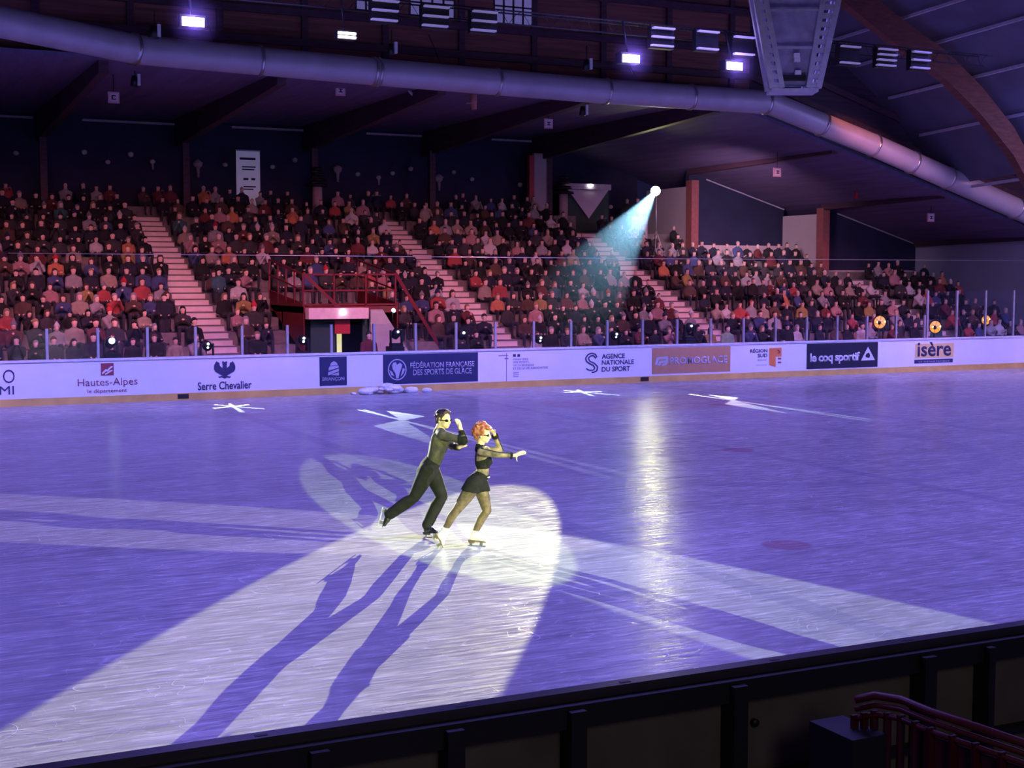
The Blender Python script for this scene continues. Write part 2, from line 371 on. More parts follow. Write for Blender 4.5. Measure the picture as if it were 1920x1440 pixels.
def poly(par, name, pts, mt, t0=-.010, t1=-.014, flat=True, join=None):
    """pts: list of outlines in pixels"""
    o = par.location; b = MB()
    for out in pts:
        P = [onY(x, y, YF) for x, y in out]
        b.prism([(p.x - o.x, p.z - o.z) for p in P], lambda u, v, t: (u, YF + t - o.y, v), t0, t1)
    return b.build(name, mt, par)
def ad(px, label):
    x = onY(px, 690, YF).x; return empty('advert', (x, YF, .65), label=label, cat='advert')

a = ad(12, 'advert in large dark serif capitals at the left end of the boards')
ptext('O', 'lettering', 5, 693, 27, 718, INK, a, bold=-.01); ptext('MI', 'lettering', -2, 724, 25, 740, INK, a)
a = ad(200, 'advert with small dark red square emblem above thin dark red lettering')
pl(a, 'emblem', 189, 681, 213, 704, REDINK)
poly(a, 'swoosh', [[(191, 699), (198, 692), (201, 693), (207, 687), (211, 686), (211, 689), (207, 691), (202, 697), (199, 696), (192, 702)], [(196, 701), (203, 697), (205, 695), (211, 693), (211, 695), (206, 698), (198, 703)]], WINK)
ptext('Hautes-Alpes', 'lettering', 145, 709, 257, 727, REDINK, a, bold=-.005); ptext('le département', 'small_lettering', 163, 729, 237, 738, REDINK, a)
a = ad(420, 'advert with dark two headed eagle emblem over two dark words')
E_ = []
for sgn in (-1, 1):
    f = lambda x, y, s=sgn: (421 + s * x, y)
    E_.append([f(0, 679), f(3, 677), f(5, 679), f(4, 684), f(4, 690), f(9, 686), f(10, 680), f(13, 679), f(15, 677), f(18, 681), f(20, 686), f(20, 692), f(17, 697), f(13, 699), f(8, 702), f(4, 704), f(9, 706), f(12, 705), f(10, 709), f(5, 707), f(0, 710)][::sgn])
poly(a, 'emblem', E_, INK); ptext('Serre Chevalier', 'lettering', 370, 715, 471, 730, INK, a, bold=.012)
a = ad(625, 'narrow upright navy advert panel with pale tower emblem')
pl(a, 'panel', 599, 669, 650, 723, NAVYP)
poly(a, 'emblem', [[(619, 683), (621, 680), (626, 677), (631, 680), (633, 684), (619, 686)], [(616, 690), (618, 687), (634, 685), (635, 689), (616, 695)], [(615, 698), (635, 691), (635, 696), (615, 704)], [(620, 703), (635, 698), (635, 704)]], LILAC, -.012, -.016)
ptext('BRIANÇON', 'lettering', 604, 707, 645, 715, LILAC, a, dy=-.013, bold=.02)
a = ad(807, 'wide navy advert panel with round figure emblem and two pale text lines')
pl(a, 'panel', 718, 663, 896, 718, NAVYP)
ring = [(744.5 + 17.5 * math.cos(t), 693 + 20 * math.sin(t)) for t in np.linspace(0, 2 * PI, 33)]
rin = [(744.5 + 15.5 * math.cos(t), 693 + 18 * math.sin(t)) for t in np.linspace(0, 2 * PI, 33)]
poly(a, 'emblem', [[ring[i], ring[i + 1], rin[i + 1], rin[i]] for i in range(32)] + [[(737, 680), (742, 679), (744, 684), (750, 680), (754, 684), (752, 691), (749, 699), (747, 709), (743, 710), (741, 700), (736, 692), (735, 685)], [(730, 694), (735, 697), (739, 705), (733, 703)], [(755, 690), (759, 692), (756, 700), (751, 706)]], LILAC, -.012, -.016)
ptext('FÉDÉRATION FRANÇAISE', 'lettering', 769, 676, 889, 691, LILAC, a, dy=-.013, bold=.015); ptext('DES SPORTS DE GLACE', 'lettering', 774, 691, 884, 702, LILAC, a, dy=-.013, bold=.015)
a = ad(985, 'faint advert of tiny grey ministry text lines beside a two block flag')
pl(a, 'flag', 962, 664, 967, 669, INK); pl(a, 'flag', 970, 664, 975, 669, INK)
for s_, x1_, y_ in (('MINISTÈRE', 990, 671), ('DES SPORTS,', 992, 677), ('DE LA JEUNESSE', 1001, 683), ('ET DE LA VIE ASSOCIATIVE', 1027, 688)):
    ptext(s_, 'lettering', 962, y_, x1_, y_ + 4, GREYINK, a)
for s_, y_ in (('Liberté', 697), ('Égalité', 700.5), ('Fraternité', 704)): ptext(s_, 'small_lettering', 962, y_, 972, y_ + 2.6, GREYINK, a)
pl(a, 'tick_mark', 935, 666, 953, 667.4, GREYINK); pl(a, 'tick_mark', 946, 671, 953, 673.5, GREYINK); pl(a, 'panel_seam', 949, 662, 950, 716, GREYINK)
a = ad(1142, 'advert with coiled dark letter S emblem beside three stacked capital words')
def strip(cs, w_):
    out = []
    for i in range(len(cs) - 1):
        p, q = Vector(cs[i]), Vector(cs[i + 1]); n_ = Vector((-(q - p).y, (q - p).x)).normalized() * w_ / 2
        out.append([tuple(p + n_), tuple(q + n_), tuple(q - n_), tuple(p - n_)])
    return out
S1 = [(1119, 670), (1116, 664), (1109, 662), (1102, 665), (1098, 671), (1099, 677), (1104, 681), (1112, 685), (1115, 690), (1112, 694), (1104, 694), (1099, 691)]
S2 = [(1117, 672), (1113, 667), (1108, 667), (1103, 671), (1105, 677), (1114, 681), (1120, 687), (1119, 695), (1113, 698), (1109, 698)]
poly(a, 'emblem', strip(S1, 2.2) + strip(S2, 2.2), INK)
for s_, x1_, y_ in (('AGENCE', 1171, 663), ('NATIONALE', 1188, 674.5), ('DU SPORT', 1181, 687)): ptext(s_, 'lettering', 1128, y_, x1_, y_ + 9, INK, a, bold=.015)
a = ad(1295, 'wide brown advert panel with one pale blocky word')
pl(a, 'panel', 1222, 651, 1369, 699, BROWNP)
poly(a, 'emblem', [[(1231, 670), (1251, 668), (1250, 673), (1235, 674), (1232, 684), (1227, 684)], [(1236, 677), (1247, 676), (1246, 680), (1239, 681), (1238, 685), (1232, 685)], [(1247, 675), (1252, 668), (1252, 680), (1248, 685), (1240, 686), (1241, 683), (1246, 681)]], LILAC, -.012, -.016)
ptext('PROMOGLACE', 'lettering', 1255, 668, 1363, 682, LILAC, a, dy=-.013, bold=.03)
a = ad(1436, 'small advert with orange block emblem right of two dark words')
ptext('RÉGION', 'lettering', 1406, 653, 1438, 661, INK, a, bold=.02); ptext('SUD', 'lettering', 1420, 663, 1438, 670, INK, a, bold=.02)
ptext('PROVENCE ALPES', 'small_lettering', 1420, 674, 1437, 676.4, GREYINK, a); ptext("CÔTE D'AZUR", 'small_lettering', 1417, 683, 1437, 685.4, GREYINK, a)
poly(a, 'emblem', [[(1442, 653), (1465, 652), (1465, 668), (1454, 669), (1454, 688), (1442, 684)]], ORINK)
poly(a, 'emblem_detail', [[(1456, 656), (1460, 656), (1463, 660), (1460, 663), (1456, 662), (1460, 660)], [(1458, 671), (1464, 671), (1464, 674), (1458, 674)], [(1458, 678), (1464, 678), (1464, 681), (1458, 681)]], REDINK, -.016, -.02)
a = ad(1578, 'wide black advert panel with white triangle emblem and lowercase words')
pl(a, 'panel', 1512, 643, 1645, 690, BLKP)
ptext('le coq sportif', 'lettering', 1518, 661, 1611, 682, WINK, a, dy=-.013, bold=.035, spacing=.9)
poly(a, 'emblem', [[(1627, 650), (1640, 675), (1614, 676)]], WINK, -.012, -.016)
poly(a, 'emblem_detail', [[(1624, 663), (1629, 661), (1631, 667), (1629, 671), (1623, 670), (1622, 667)]], BLKP, -.017, -.02)
a = ad(1750, 'tan advert panel with big dark lowercase word over blue strip')
pl(a, 'panel', 1715, 644, 1787, 671, TANP)
pl(a, 'strip', 1714, 673.5, 1786, 680.5, INK); ptext('isère', 'lettering', 1719, 641, 1782, 668, INK, a, dy=-.013, bold=.02)
ptext('LE DÉPARTEMENT', 'small_lettering', 1722, 675.5, 1780, 678.8, LILAC, a, dy=-.013)

# ------------------------------------------------------------------ shield glass, posts
sg = empty('shield_glass', (15, YF + .1, 1.18), label='clear safety glass on metal posts standing on the far boards', cat='safety glass')
xs = [2.3 + 1.285 * i for i in range(26)]
xh = [34.55 + 1.36 * i for i in range(7)]
for x in xs: MB().box((x - 15 - .035, -.035, 0), (x - 15 + .035, .035, .80)).build('post', ALU, sg)
for x in xh: MB().box((x - 15 - .035, -.035, 0), (x - 15 + .035, .035, 1.66)).build('post', ALU, sg)
for i in range(len(xs)):
    x2 = xs[i + 1] if i + 1 < len(xs) else xh[0]
    MB().box((xs[i] - 15 + .04, -.006, .0), (x2 - 15 - .04, .006, .78)).build('glass_pane', GLASS, sg)
for i in range(len(xh) - 1): MB().box((xh[i] - 15 + .04, -.006, .0), (xh[i + 1] - 15 - .04, .006, 1.64)).build('glass_pane', GLASS, sg)
b = MB(); b.tube([(4, YF + .3, 3.93), (24, YF + .3, 3.9), (X1, YF + .3, 3.93)], .012, 6)
b.build('net_cable', STEEL, label='thin level safety net cable in front of the seats above the glass', cat='cable')

# ------------------------------------------------------------------ grandstand
RY = 41.2; RISE = .4; Z0 = .8
def rowz(k): return Z0 + RISE * k
AISLES = [(9.95, 11.1), (19.65, 20.75), (28.1, 29.4), (38.7, 39.8)]
SECT = [(-3.0, 9.95, 13), (11.1, 19.65, 13), (20.75, 28.1, 13), (29.4, 33.3, 12), (33.3, 38.7, 9), (39.8, 43.9, 7)]
VOM = (13.0, 16.1, 4)
ALLS = sorted([(a_, b_, n_) for a_, b_, n_ in SECT] + [(9.95, 11.1, 13), (19.65, 20.75, 13), (28.1, 29.4, 12), (38.7, 39.8, 7)])
b = MB()
for x0, x1, n_ in ALLS:
    for k in range(n_):
        segs = [(x0, x1)]
        if k < VOM[2] and x0 <= VOM[0] < x1: segs = [(x0, VOM[0]), (VOM[1], x1)]
        for p, q in segs: b.box((p, RY + k, 0), (q, RY + k + 1.0, rowz(k)))
    b.box((x0, RY + n_, 0), (x1, 60 if x0 < 29 else RY + n_ + .3, rowz(n_ - 1) + (.02 if x0 < 29.5 else .35)))
    if x0 < 29: b.box((x0, 54.0, 0), (x1, 54.35, rowz(13)))
stand = b.build('floor', mat('stand_concrete', (.20, .18, .19), .9, var=.2), kind='structure')
for i, (x0, x1) in enumerate(AISLES):
    n_ = [13, 13, 12, 7][i]; b = MB()
    for k in range(n_):
        b.box((x0 + .02, RY + k - .5, rowz(k) - RISE), (x1 - .02, RY + k - .001, rowz(k) - RISE / 2))
        b.box((x0 + .02, RY + k - .008, rowz(k) - RISE / 2), (x1 - .02, RY + k + .5, rowz(k) + .006))
        b.box((x0 + .02, RY + k - .52, rowz(k) - RISE / 2 - .035), (x1 - .02, RY + k - .49, rowz(k) - RISE / 2 + .01), 1)
        b.box((x0 + .02, RY + k - .02, rowz(k) - .035), (x1 - .02, RY + k + .02, rowz(k) + .01), 1)
    lab = ['pale concrete stairway nearest the left of the stand, lit red', 'pale concrete stairway climbing between the two big middle seat blocks',
           'concrete stairway below the bright follow spot, half hidden by people', 'short concrete stairway at the right corner of the stand'][i]
    b.build('stairway', [mat('stair_concrete', (.78, .66, .66), .85, var=.08, scale=3), CONCD], label=lab, cat='stairs')

# vomitory: tunnel mouth in the second block
VRED = mat('railing_red', (.15, .012, .018), .5)
vm = empty('tunnel_entrance', (14.5, RY, 0), label='tunnel entrance with pale lintel and red railings in the second seat block', cat='entrance')
def vb(name, a, q, mt, par=vm, label=None):
    b = MB(); b.box((a[0] - 14.5, a[1] - RY, a[2]), (q[0] - 14.5, q[1] - RY, q[2])); return b.build(name, mt, par, label=label)
vb('lintel', (13.05, RY - .1, 2.02), (15.0, RY + .25, 2.36), mat('pink_lintel', (.75, .6, .6), .7))
vb('roof_slab', (13.0, RY + .25, 2.2), (16.1, RY + 4, 2.4), VRED)
vb('door_leaf', (13.2, RY + .2, 0), (14.0, RY + .3, 2.02), GREEN, label='dark green door leaf'); vb('door_leaf', (14.9, RY + .2, 0), (15.1, RY + .3, 2.02), GREEN)
vb('passage_wall', (13.0, RY + 2.5, 0), (16.1, RY + 2.6, 2.2), BLACK)
vb('red_sign', (13.95, RY + .1, 1.55), (14.45, RY + .14, 1.98), REDP); vb('lit_door_slot', (14.15, RY + .5, .9), (14.31, RY + .52, 1.62), E_DOOR)
b = MB(); b.prism([(15.1 - 14.5, 0), (16.4 - 14.5, 0), (16.4 - 14.5, .9), (15.5 - 14.5, 2.3), (15.1 - 14.5, 2.3)], lambda u, v, t: (u, t, v), 0, .15)
b.build('wing_wall', CONC, vm)
for x in (13.0, 14.0, 15.05, 16.05):
    MB().bar((x - 14.5, .3, 2.4), (x - 14.5, .3, 3.42), .05, .05).build('rail_post', VRED, vm)
b = MB()
for z in (2.46, 2.9, 3.4): b.bar((-1.5, .3, z), (1.55, .3, z), .05, .05)
b.build('front_rail', VRED, vm)
for x in (13.0, 16.1):
    b = MB(); b.prism([(.3, .9), (4.0, 2.4), (4.0, 2.9), (.3, 2.5)], lambda u, v, t, x=x: (x - 14.5 + t, u, v), 0, .04); b.build('side_panel', VRED, vm)
    b = MB(); b.bar((x - 14.5, .3, 3.4), (x - 14.5, 4.0, 3.9), .05, .05); b.bar((x - 14.5, 4.0, 3.9), (x - 14.5, 4.0, 2.6), .05, .05); b.bar((x - 14.5, .3, 2.9), (x - 14.5, 4.0, 3.4), .04, .04)
    for q in (1.2, 2.1, 3.0): b.bar((x - 14.5, q, 2.5), (x - 14.5, q, 3.45 + q * .1), .04, .04)
    b.build('side_rail', VRED, vm)
MB().bar((1.55, .3, 3.45), (2.75, -.3, 1.2), .06, .1).build('sloping_rail', VRED, vm); MB().bar((-1.5, .3, 3.45), (-.5, -.1, 2.4), .06, .1).build('sloping_rail', VRED, vm)
b = MB(); b.tube([(14.15, RY - .12, 2.24), (14.15, RY - .2, 2.2)], [.09, .07], 12, 0); vl = b.build('bulkhead_lamp', E_SMALL, label='small lit white lamp on the lintel of the tunnel entrance', cat='lamp')
b = MB(); b.tube([(15.82, RY - .1, 2.28), (15.82, RY - .18, 2.25)], [.06, .05], 12, 0); b.tube([(15.82, RY - .05, 2.28), (15.82, RY - .05, 1.9)], .02, 6, 1)
b.build('bulkhead_lamp', [E_SMALL, BLACK], label='small lit white lamp right of the tunnel railings', cat='lamp')

# back wall, stepped corner walls, end wall
def sz(x): return 9.5 if x < 28 else 9.5 - .29 * (x - 28)
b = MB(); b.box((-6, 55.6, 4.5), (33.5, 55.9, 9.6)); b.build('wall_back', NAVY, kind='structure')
for i, (x0, x1, y) in enumerate(((33.5, 38.6, 51.3), (38.6, 44.0, 48.7))):
    b = MB(); b.hexa([(x0, y, 0), (x1, y, 0), (x1, y + .25, 0), (x0, y + .25, 0)], [(x0, y, sz(x0) + .1), (x1, y, sz(x1) + .1), (x1, y + .25, sz(x1) + .1), (x0, y + .25, sz(x0) + .1)])
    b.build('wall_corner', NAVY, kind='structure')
    b = MB(); b.bar((x0 + .9, y - .03, sz(x0 + .9) - .07), (x1, y - .03, sz(x1) - .07), .05, .05); b.build('seam_strip', mat('pale_strip', (.5, .45, .55), .6), label='thin pale sloping strip along the top of the ' + ('left' if i == 0 else 'right') + ' dark corner wall', cat='strip')  # pale bar stands for the seam along the wall top
    b = MB(); b.box((x0 + .1, y - .1, 0), (x1, y, 4.72 if i == 0 else 3.62)); b.build('parapet_wall', mat('pale_parapet', (.6, .5, .52), .8), label='pale low wall behind the top row, ' + ('left' if i == 0 else 'right') + ' of the corner fin', cat='low wall')
for x, y0, y1, zt, lab in ((33.5, 51.0, 54.6, 7.24, 'tall pale partition wall beside the bright follow spot'), (38.6, 48.5, 51.2, 6.05, 'pale partition wall above the seats, further right, smaller')):
    f = empty('partition_wall', (x, y0, 3), label=lab, cat='partition')
    b = MB(); b.box((-.12, .25, -1), (.02, y1 - y0, zt - 3)); b.build('wall_panel', FINM, f)
    b = MB(); b.box((-.16, -.2, -1), (.2, .25, zt - 3 + .25)); b.build('column', mat('red_column', (.30, .10, .10), .6), f, label='reddish timber column')
b = MB(); b.hexa([(44.0, -2, -.2), (44.3, -2, -.2), (44.3, 48.7, -.2), (44.0, 48.7, -.2)], [(44.0, -2, 7.2), (44.3, -2, 7.2), (44.3, 48.7, 4.75), (44.0, 48.7, 4.75)]); b.build('wall_right', ENDW, kind='structure')
b = MB(); b.bar((43.9, 10, 6.75), (43.9, 48.7, 4.85), .1, .25); b.build('trim_1', DARKMETAL, kind='structure')

# ------------------------------------------------------------------ stand roof, beams, columns
b = MB(); b.box((-6, 41.0, 9.5), (28, 56, 9.62)); b.hexa([(28, 41, 9.5), (46, 41, sz(46)), (46, 56, sz(46)), (28, 56, 9.5)], [(28, 41, 9.62), (46, 41, sz(46) + .12), (46, 56, sz(46) + .12), (28, 56, 9.62)])
b.build('ceiling', SOFF, kind='structure')
for i, x in enumerate([1.85 + 5.25 * k for k in range(9)]):
    y1 = 55.5 if x < 33 else (51 if x < 38 else 48.5)
    z = sz(x); b = MB(); dd = 1.05 if x < 30 else .22
    b.hexa([(x - .14, 41.3, z - dd * .35), (x + .14, 41.3, z - dd * .35), (x + .14, y1, z - dd), (x - .14, y1, z - dd)], [(x - .14, 41.3, z + .02), (x + .14, 41.3, z + .02), (x + .14, y1, z + .02), (x - .14, y1, z + .02)])
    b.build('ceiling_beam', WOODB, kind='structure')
for i, x in enumerate((1.85, 7.1, 12.4, 17.6, 22.75, 28.3)):
    z0 = 5.6; lbl = ['outermost', 'reddish timber column behind the top row, above the left seat block', 'slim reddish timber column just right of the left stairway top', 'timber column with dark ring collars right of the roll up banner', 'timber column behind the top row near the middle of the stand', 'wide red and grey column left of the triangular white sign'][i]
    if i == 0: lbl = 'timber column at the far left end of the stand back row'
    c = empty('column', (x, 54.5, z0), label=lbl, cat='column')
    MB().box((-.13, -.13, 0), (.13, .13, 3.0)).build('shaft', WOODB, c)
    if i in (3, 5):
        xx = .0 if i == 3 else .55
        b = MB()
        for k in range(4): b.tube([(xx, -.35, 1.35 + .22 * k), (xx, -.35, 1.47 + .22 * k)], [.48 - .09 * k, .44 - .09 * k], 20)
        b.build('ring_collar', DARKMETAL, c); MB().tube([(xx, -.35, 0), (xx, -.35, 1.4)], .2, 16).build('lower_drum', mat('pink_drum', (.5, .35, .38), .7), c)
    if i == 5:
        MB().box((-.75, -.1, .3), (-.15, .1, 3.1)).build('grey_panel', FINM, c); MB().box((-1.0, -.12, .9), (-.76, .12, 3.0)).build('red_panel', REDP, c)
# thin pale strips where soffit meets the back wall, between the beams
for i, (x0, x1, lb) in enumerate(((5.3, 6.9, 'far left end of the back wall'), (8.7, 12.35, 'back wall above the left stairway'), (14.5, 17.55, 'back wall above the roll up banner'), (20.2, 22.7, 'back wall between the two middle columns'), (26.0, 27.95, 'back wall left of the triangular sign'))):
    MB().box((x0, 55.45, 9.28), (x1, 55.58, 9.36)).build('seam_strip', mat('pale_strip', (.5, .45, .55), .6), label='thin pale horizontal strip high on the ' + lb, cat='strip')

# hall fascia over the duct: timber wall with small windows, following the roof down on the right
FY = 41.6
def fz(x): return 10.05 if x < 29.7 else 10.05 - .30 * (x - 29.7)
b = MB(); b.box((-8, FY, 9.6), (29.7, FY + .3, 16)); b.build('wall_fascia', WOOD, kind='structure'); b = MB(); b.hexa([(29.7, FY, 9.6), (45, FY, fz(45) - .45), (45, FY + .3, fz(45) - .45), (29.7, FY + .3, 9.6)], [(29.7, FY, 16), (45, FY, 16), (45, FY + .3, 16), (29.7, FY + .3, 16)])
b.build('wall_fascia', mat('shaded_fascia', (.045, .03, .06), .7, var=.3, scale=2, stretch=(.25, 1, 6)), kind='structure')  # same timber wall carried on, its shade put into a darker colour
for k, z in enumerate((10.35, 11.25, 12.6)):
    b = MB(); b.box((-8, FY - .16, z), (29.7, FY, z + .22)); b.hexa([(29.7, FY - .16, z), (45, FY - .16, z - .3 * 15.3), (45, FY, z - .3 * 15.3), (29.7, FY, z)], [(29.7, FY - .16, z + .22), (45, FY - .16, z + .22 - .3 * 15.3), (45, FY, z + .22 - .3 * 15.3), (29.7, FY, z + .22)])
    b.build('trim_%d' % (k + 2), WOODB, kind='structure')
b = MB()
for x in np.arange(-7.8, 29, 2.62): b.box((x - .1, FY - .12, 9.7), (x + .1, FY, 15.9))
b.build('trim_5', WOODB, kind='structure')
wn = [(667, 18, 742, 0), (768, 28, 852, -4), (926, 44, 998, 10)]
for i, (pa, pb, pc, pd) in enumerate(wn):
    p = onY(pa, pb, FY - .13); q = onY(pc, pb + (pc - pa) * .05, FY - .13); wz = 1.15
    wi = empty('window_%d' % (i + 1), (p.x, FY - .13, p.z)); wi['kind'] = 'structure'
    W = q.x - p.x; MB().box((0, 0, 0), (W, .05, wz)).build('window_pane', mat('pale_window', (.30, .28, .5), .3, emis=(.22, .2, .5), es=.35), wi)
    b = MB()
    for k in range(5): b.box((W * k / 4 - .03, -.03, 0), (W * k / 4 + .03, 0, wz))
    for k in range(3): b.box((0, -.03, wz * k / 2 - .025), (W, 0, wz * k / 2 + .025))
    b.build('window_frame', WOODB, wi)

# ventilation duct
dp = [(-6.0, 33.5, 10.15), (1.5, 37.0, 9.95), (7.8, 40.0, 9.66), (15, 40.15, 9.52), (23.2, 40.3, 9.42), (29.6, 40.3, 9.42), (34.4, 40.3, 8.1), (41.55, 40.3, 5.95), (43.9, 40.3, 5.25)]
d = empty('ventilation_duct', (12, 40, 9.6), label='long round violet lit ventilation duct bending down to the right', cat='duct')
o_ = Vector(d.location)
MB().tube([Vector(p) - o_ for p in dp], .41, 28).build('pipe', DUCTM, d)
for p, q, n_ in ((1, 2, 1), (2, 3, 2), (3, 4, 2), (4, 5, 1), (5, 6, 1), (6, 7, 2)):
    for k in range(n_ + 1):
        a_ = Vector(dp[p]).lerp(Vector(dp[q]), (k + (.5 if k == 0 and p > 3 else 0)) / (n_ + .0001) * .98); dr = (Vector(dp[q]) - Vector(dp[p])).normalized()
        MB().tube([a_ - dr * .04 - o_, a_ + dr * .04 - o_], .445, 28).build('joint_band', STEEL, d)
for x in (4, 10, 17, 24): 
    b = MB(); b.tube([(x, 40, 9.9), (x, 40.9, 10.9)], .02, 6); b.build('duct_hanger', DARKMETAL, label=None, cat=None, kind='structure')

# curved glulam arch and roof deck over the right part of the hall
AY = 36.3
ap = [onY(x, y, AY) for x, y in ((1380, -190), (1470, -100), (1560, -15), (1640, 50), (1710, 105), (1775, 150), (1840, 215), (1900, 290), (1960, 400))]
def arch(ys, pts, wd, hd, name, mt):
    b = MB(); n = len(pts)
    vs = []
    for p in pts: vs += [(p.x, ys, p.z), (p.x, ys + wd, p.z), (p.x, ys + wd, p.z + hd), (p.x, ys, p.z + hd)]
    fs = []
    for i in range(n - 1):
        for j in range(4): fs.append((i * 4 + j, i * 4 + (j + 1) % 4, (i + 1) * 4 + (j + 1) % 4, (i + 1) * 4 + j))
    fs += [(0, 1, 2, 3), tuple((n - 1) * 4 + j for j in range(4))]; b.add(vs, fs)
    return b.build(name, mt, kind='structure')
for ys, k in ((AY, 0), (28.0, 1), (20.0, 2)):
    arch(ys, [p + Vector((0, 0, .75 * k)) for p in ap], .35, .95, 'roof_beam', ARCHM)
dk = MB(); n = len(ap)
vs = []
for p in ap: vs += [(p.x - .1, 12, p.z + 1.35 + 1.5), (p.x - .1, 41.6, p.z + 1.25)]
dk.add(vs, [(2 * i, 2 * i + 1, 2 * i + 3, 2 * i + 2) for i in range(n - 1)])
dko = dk.build('ceiling', ROOFD, kind='structure'); so = dko.modifiers.new('s', 'SOLIDIFY'); so.thickness = .12; so.offset = 1
for i in range(9):
    t = i / 8 * (n - 1); k = min(int(t), n - 2); p = ap[k].lerp(ap[k + 1], t - k)
    b = MB(); b.bar((p.x, 12, p.z + 2.6), (p.x, 41, p.z + 1.1), .07, .10); b.build('trim_%d' % (6 + i), mat('pale_purlin', (.55, .5, .6), .5), kind='structure')

# lighting truss with floodlights (switched off) and LED washes
tr = empty('lighting_truss', (15, 32.45, 10.1), label='thin dark horizontal lighting truss carrying the floodlights', cat='truss')
b = MB()
for y, z in ((0, 0), (.35, 0), (.17, -.3)): b.tube([(-20, y, z), (17, y, z)], .022, 6)
b.build('chord', DARKMETAL, tr)
b = MB()
for k in range(60):
    x = -20 + k * .62; b.tube([(x, 0, 0), (x + .31, .17, -.3), (x + .62, .35, 0), (x + .62, 0, 0)], .010, 4)
b.build('lattice', DARKMETAL, tr)
FL = [(725, 20, 3, 'leftmost of the switched off floodlight banks, before a window'), (820, 31, 3, 'second of the switched off floodlight banks from the left'), (911, 40, 3, 'third of the switched off floodlight banks from the left'),
      (1246, 70, 3, 'switched off floodlight bank between two violet lamps, left one'), (1330, 76, 2, 'switched off floodlight bank above the right violet lamp'), (1398, 86, 2, 'switched off floodlight bank just left of the hanging frame'),
      (1597, 103, 2, 'switched off floodlight bank just right of the hanging frame'), (1667, 108, 4, 'four bladed switched off floodlight bank right of the hanging frame'), (1730, 113, 3, 'rightmost switched off floodlight bank under the curved beam')]
for px, py, n_, lb in FL:
    p = onY(px, py, 32.0); f = empty('floodlight', (p.x, 32.0, p.z), label=lb, cat='floodlight', group='floodlight banks on the lighting truss')
    MB().box((-.36, .1, -.28), (.36, .30, .3)).build('housing', BLACK, f); MB().bar((-.2, .28, .28), (-.2, .46, 10.1 - p.z), .02, .02).build('bracket', DARKMETAL, f)
    for k in range(n_):
        z = .24 - .46 * k / max(1, n_ - 1); MB().box((-.33 - .02 * k, -.02, z - .022), (.33 - .02 * k, .12, z + .022)).build('louvre', E_SLAT, f)
for px, py, lb in ((362, 41, 'bright violet lamp high at the upper left'), (1183, 110, 'bright violet lamp right of the middle, above the duct'), (1377, 124, 'bright violet lamp beside the hanging frame')):
    p = onY(px, py, 32.0); f = empty('wash_lamp', (p.x, 32.0, p.z), label=lb, cat='stage lamp')
    MB().box((-.3, .0, -.12), (.3, .3, .16)).build('housing', BLACK, f); MB().tube([(0, .15, .1), (0, .45, 1.05)], .03, 8).build('bracket', DARKMETAL, f)
    b = MB(); b.box((-.25, -.03, -.1), (.25, .0, .1)); b.build('lit_face', E_WASH, f)
    pl_ = bpy.data.lights.new('lamp_light', 'POINT'); pl_.energy = 55; pl_.color = (.40, .26, 1); pl_.shadow_soft_size = .05; po = bpy.data.objects.new('lamp_light', pl_); COL.objects.link(po); po.location = (p.x, 31.85, p.z)
    b = MB(); b.ball((p.x, 31.9, p.z), .75, 20); b.build('haze', haze_mat('halo_haze', (.6, .5, 1), .30, 0, ((p.x, 31.9, p.z), .74, 2.0)), label='violet glow of haze around the ' + lb.split('bright ')[1], cat='haze', kind='stuff')  # ball of haze added to give the lamp its halo
p = onY(650, 66, 32.0); f = empty('tube_lamp', (p.x, 32, p.z), label='lit white twin tube lamp at the upper left of centre', cat='lamp')
MB().box((-.24, 0, -.1), (.24, .2, .12)).build('housing', BLACK, f); MB().tube([(0, .15, .1), (0, .45, 1.05)], .02, 8).build('bracket', DARKMETAL, f)
for z in (-.05, .04): MB().tube([(-.22, -.03, z), (.22, -.03, z)], .032, 10).build('tube', E_WHITE, f)
for px, py, sc_, lb in ((290, 60, 1.2, 'dark stage lamp hanging left of the upper left violet lamp'), (734, 92, .7, 'small dark lamp hanging above the duct, left of centre'), (1100, 122, .9, 'small dark lamp hanging left of the middle violet lamp'), (253, 152, .9, 'white and dark lamp hanging under the duct at the left'), (1093, 208, .9, 'white and dark lamp hanging below the duct near the middle')):
    p = onY(px, py, 39.0 if py < 130 else 43.0); f = empty('stage_lamp', p, label=lb, cat='stage lamp')
    MB().tube([(0, 0, .15), (-.03, 0, -.16)], [.10 * sc_, .13 * sc_], 14).build('housing', DARKMETAL, f); MB().box((.05, -.14, -.14), (.14, -.04, .2)).build('shutter', WINK, f)
    MB().tube([(0, 0, .15), (0, 0, min(1.6, (9.5 if py > 130 else 10.6) - p.z))], .015, 6).build('hanger', DARKMETAL, f)

# tapered hanging frame
hf = empty('hanging_truss_tower', (0, 0, 0), label='tall tapered pale metal frame hanging over the ice at the top right', cat='hanging truss')
HC = onY(1490, 170, 24.0); hf.location = HC; hf.rotation_euler = (0, 0, math.atan2(RGT.y, RGT.x))
sc_ = (HC - C0).dot(FWD) / CAM_F
def hp(px, py, dd=0.0): return Vector(((px - 1490) * sc_, dd, (170 - py) * sc_))
TOP = -240
def xe(px0, px1, py): return px0 + (px1 - px0) * (165 - py) / 165.0
for s, (bo, to) in (('left_rail', (1447, 1415)), ('left_inner_rail', (1466, 1432)), ('right_inner_rail', (1515, 1540)), ('right_rail', (1534, 1569))):
    wd = .13 if 'inner' in s else .15
    b = MB(); b.bar(hp(bo, 165), hp(xe(bo, to, TOP), TOP), wd * .8, wd, up=(0, 1, 0)); b.build(s, ALU, hf)
    b = MB(); b.bar(hp(bo, 165, .5), hp(xe(bo, to, TOP), TOP, .5), wd * .6, wd, up=(0, 1, 0)); b.build(s, ALU, hf)
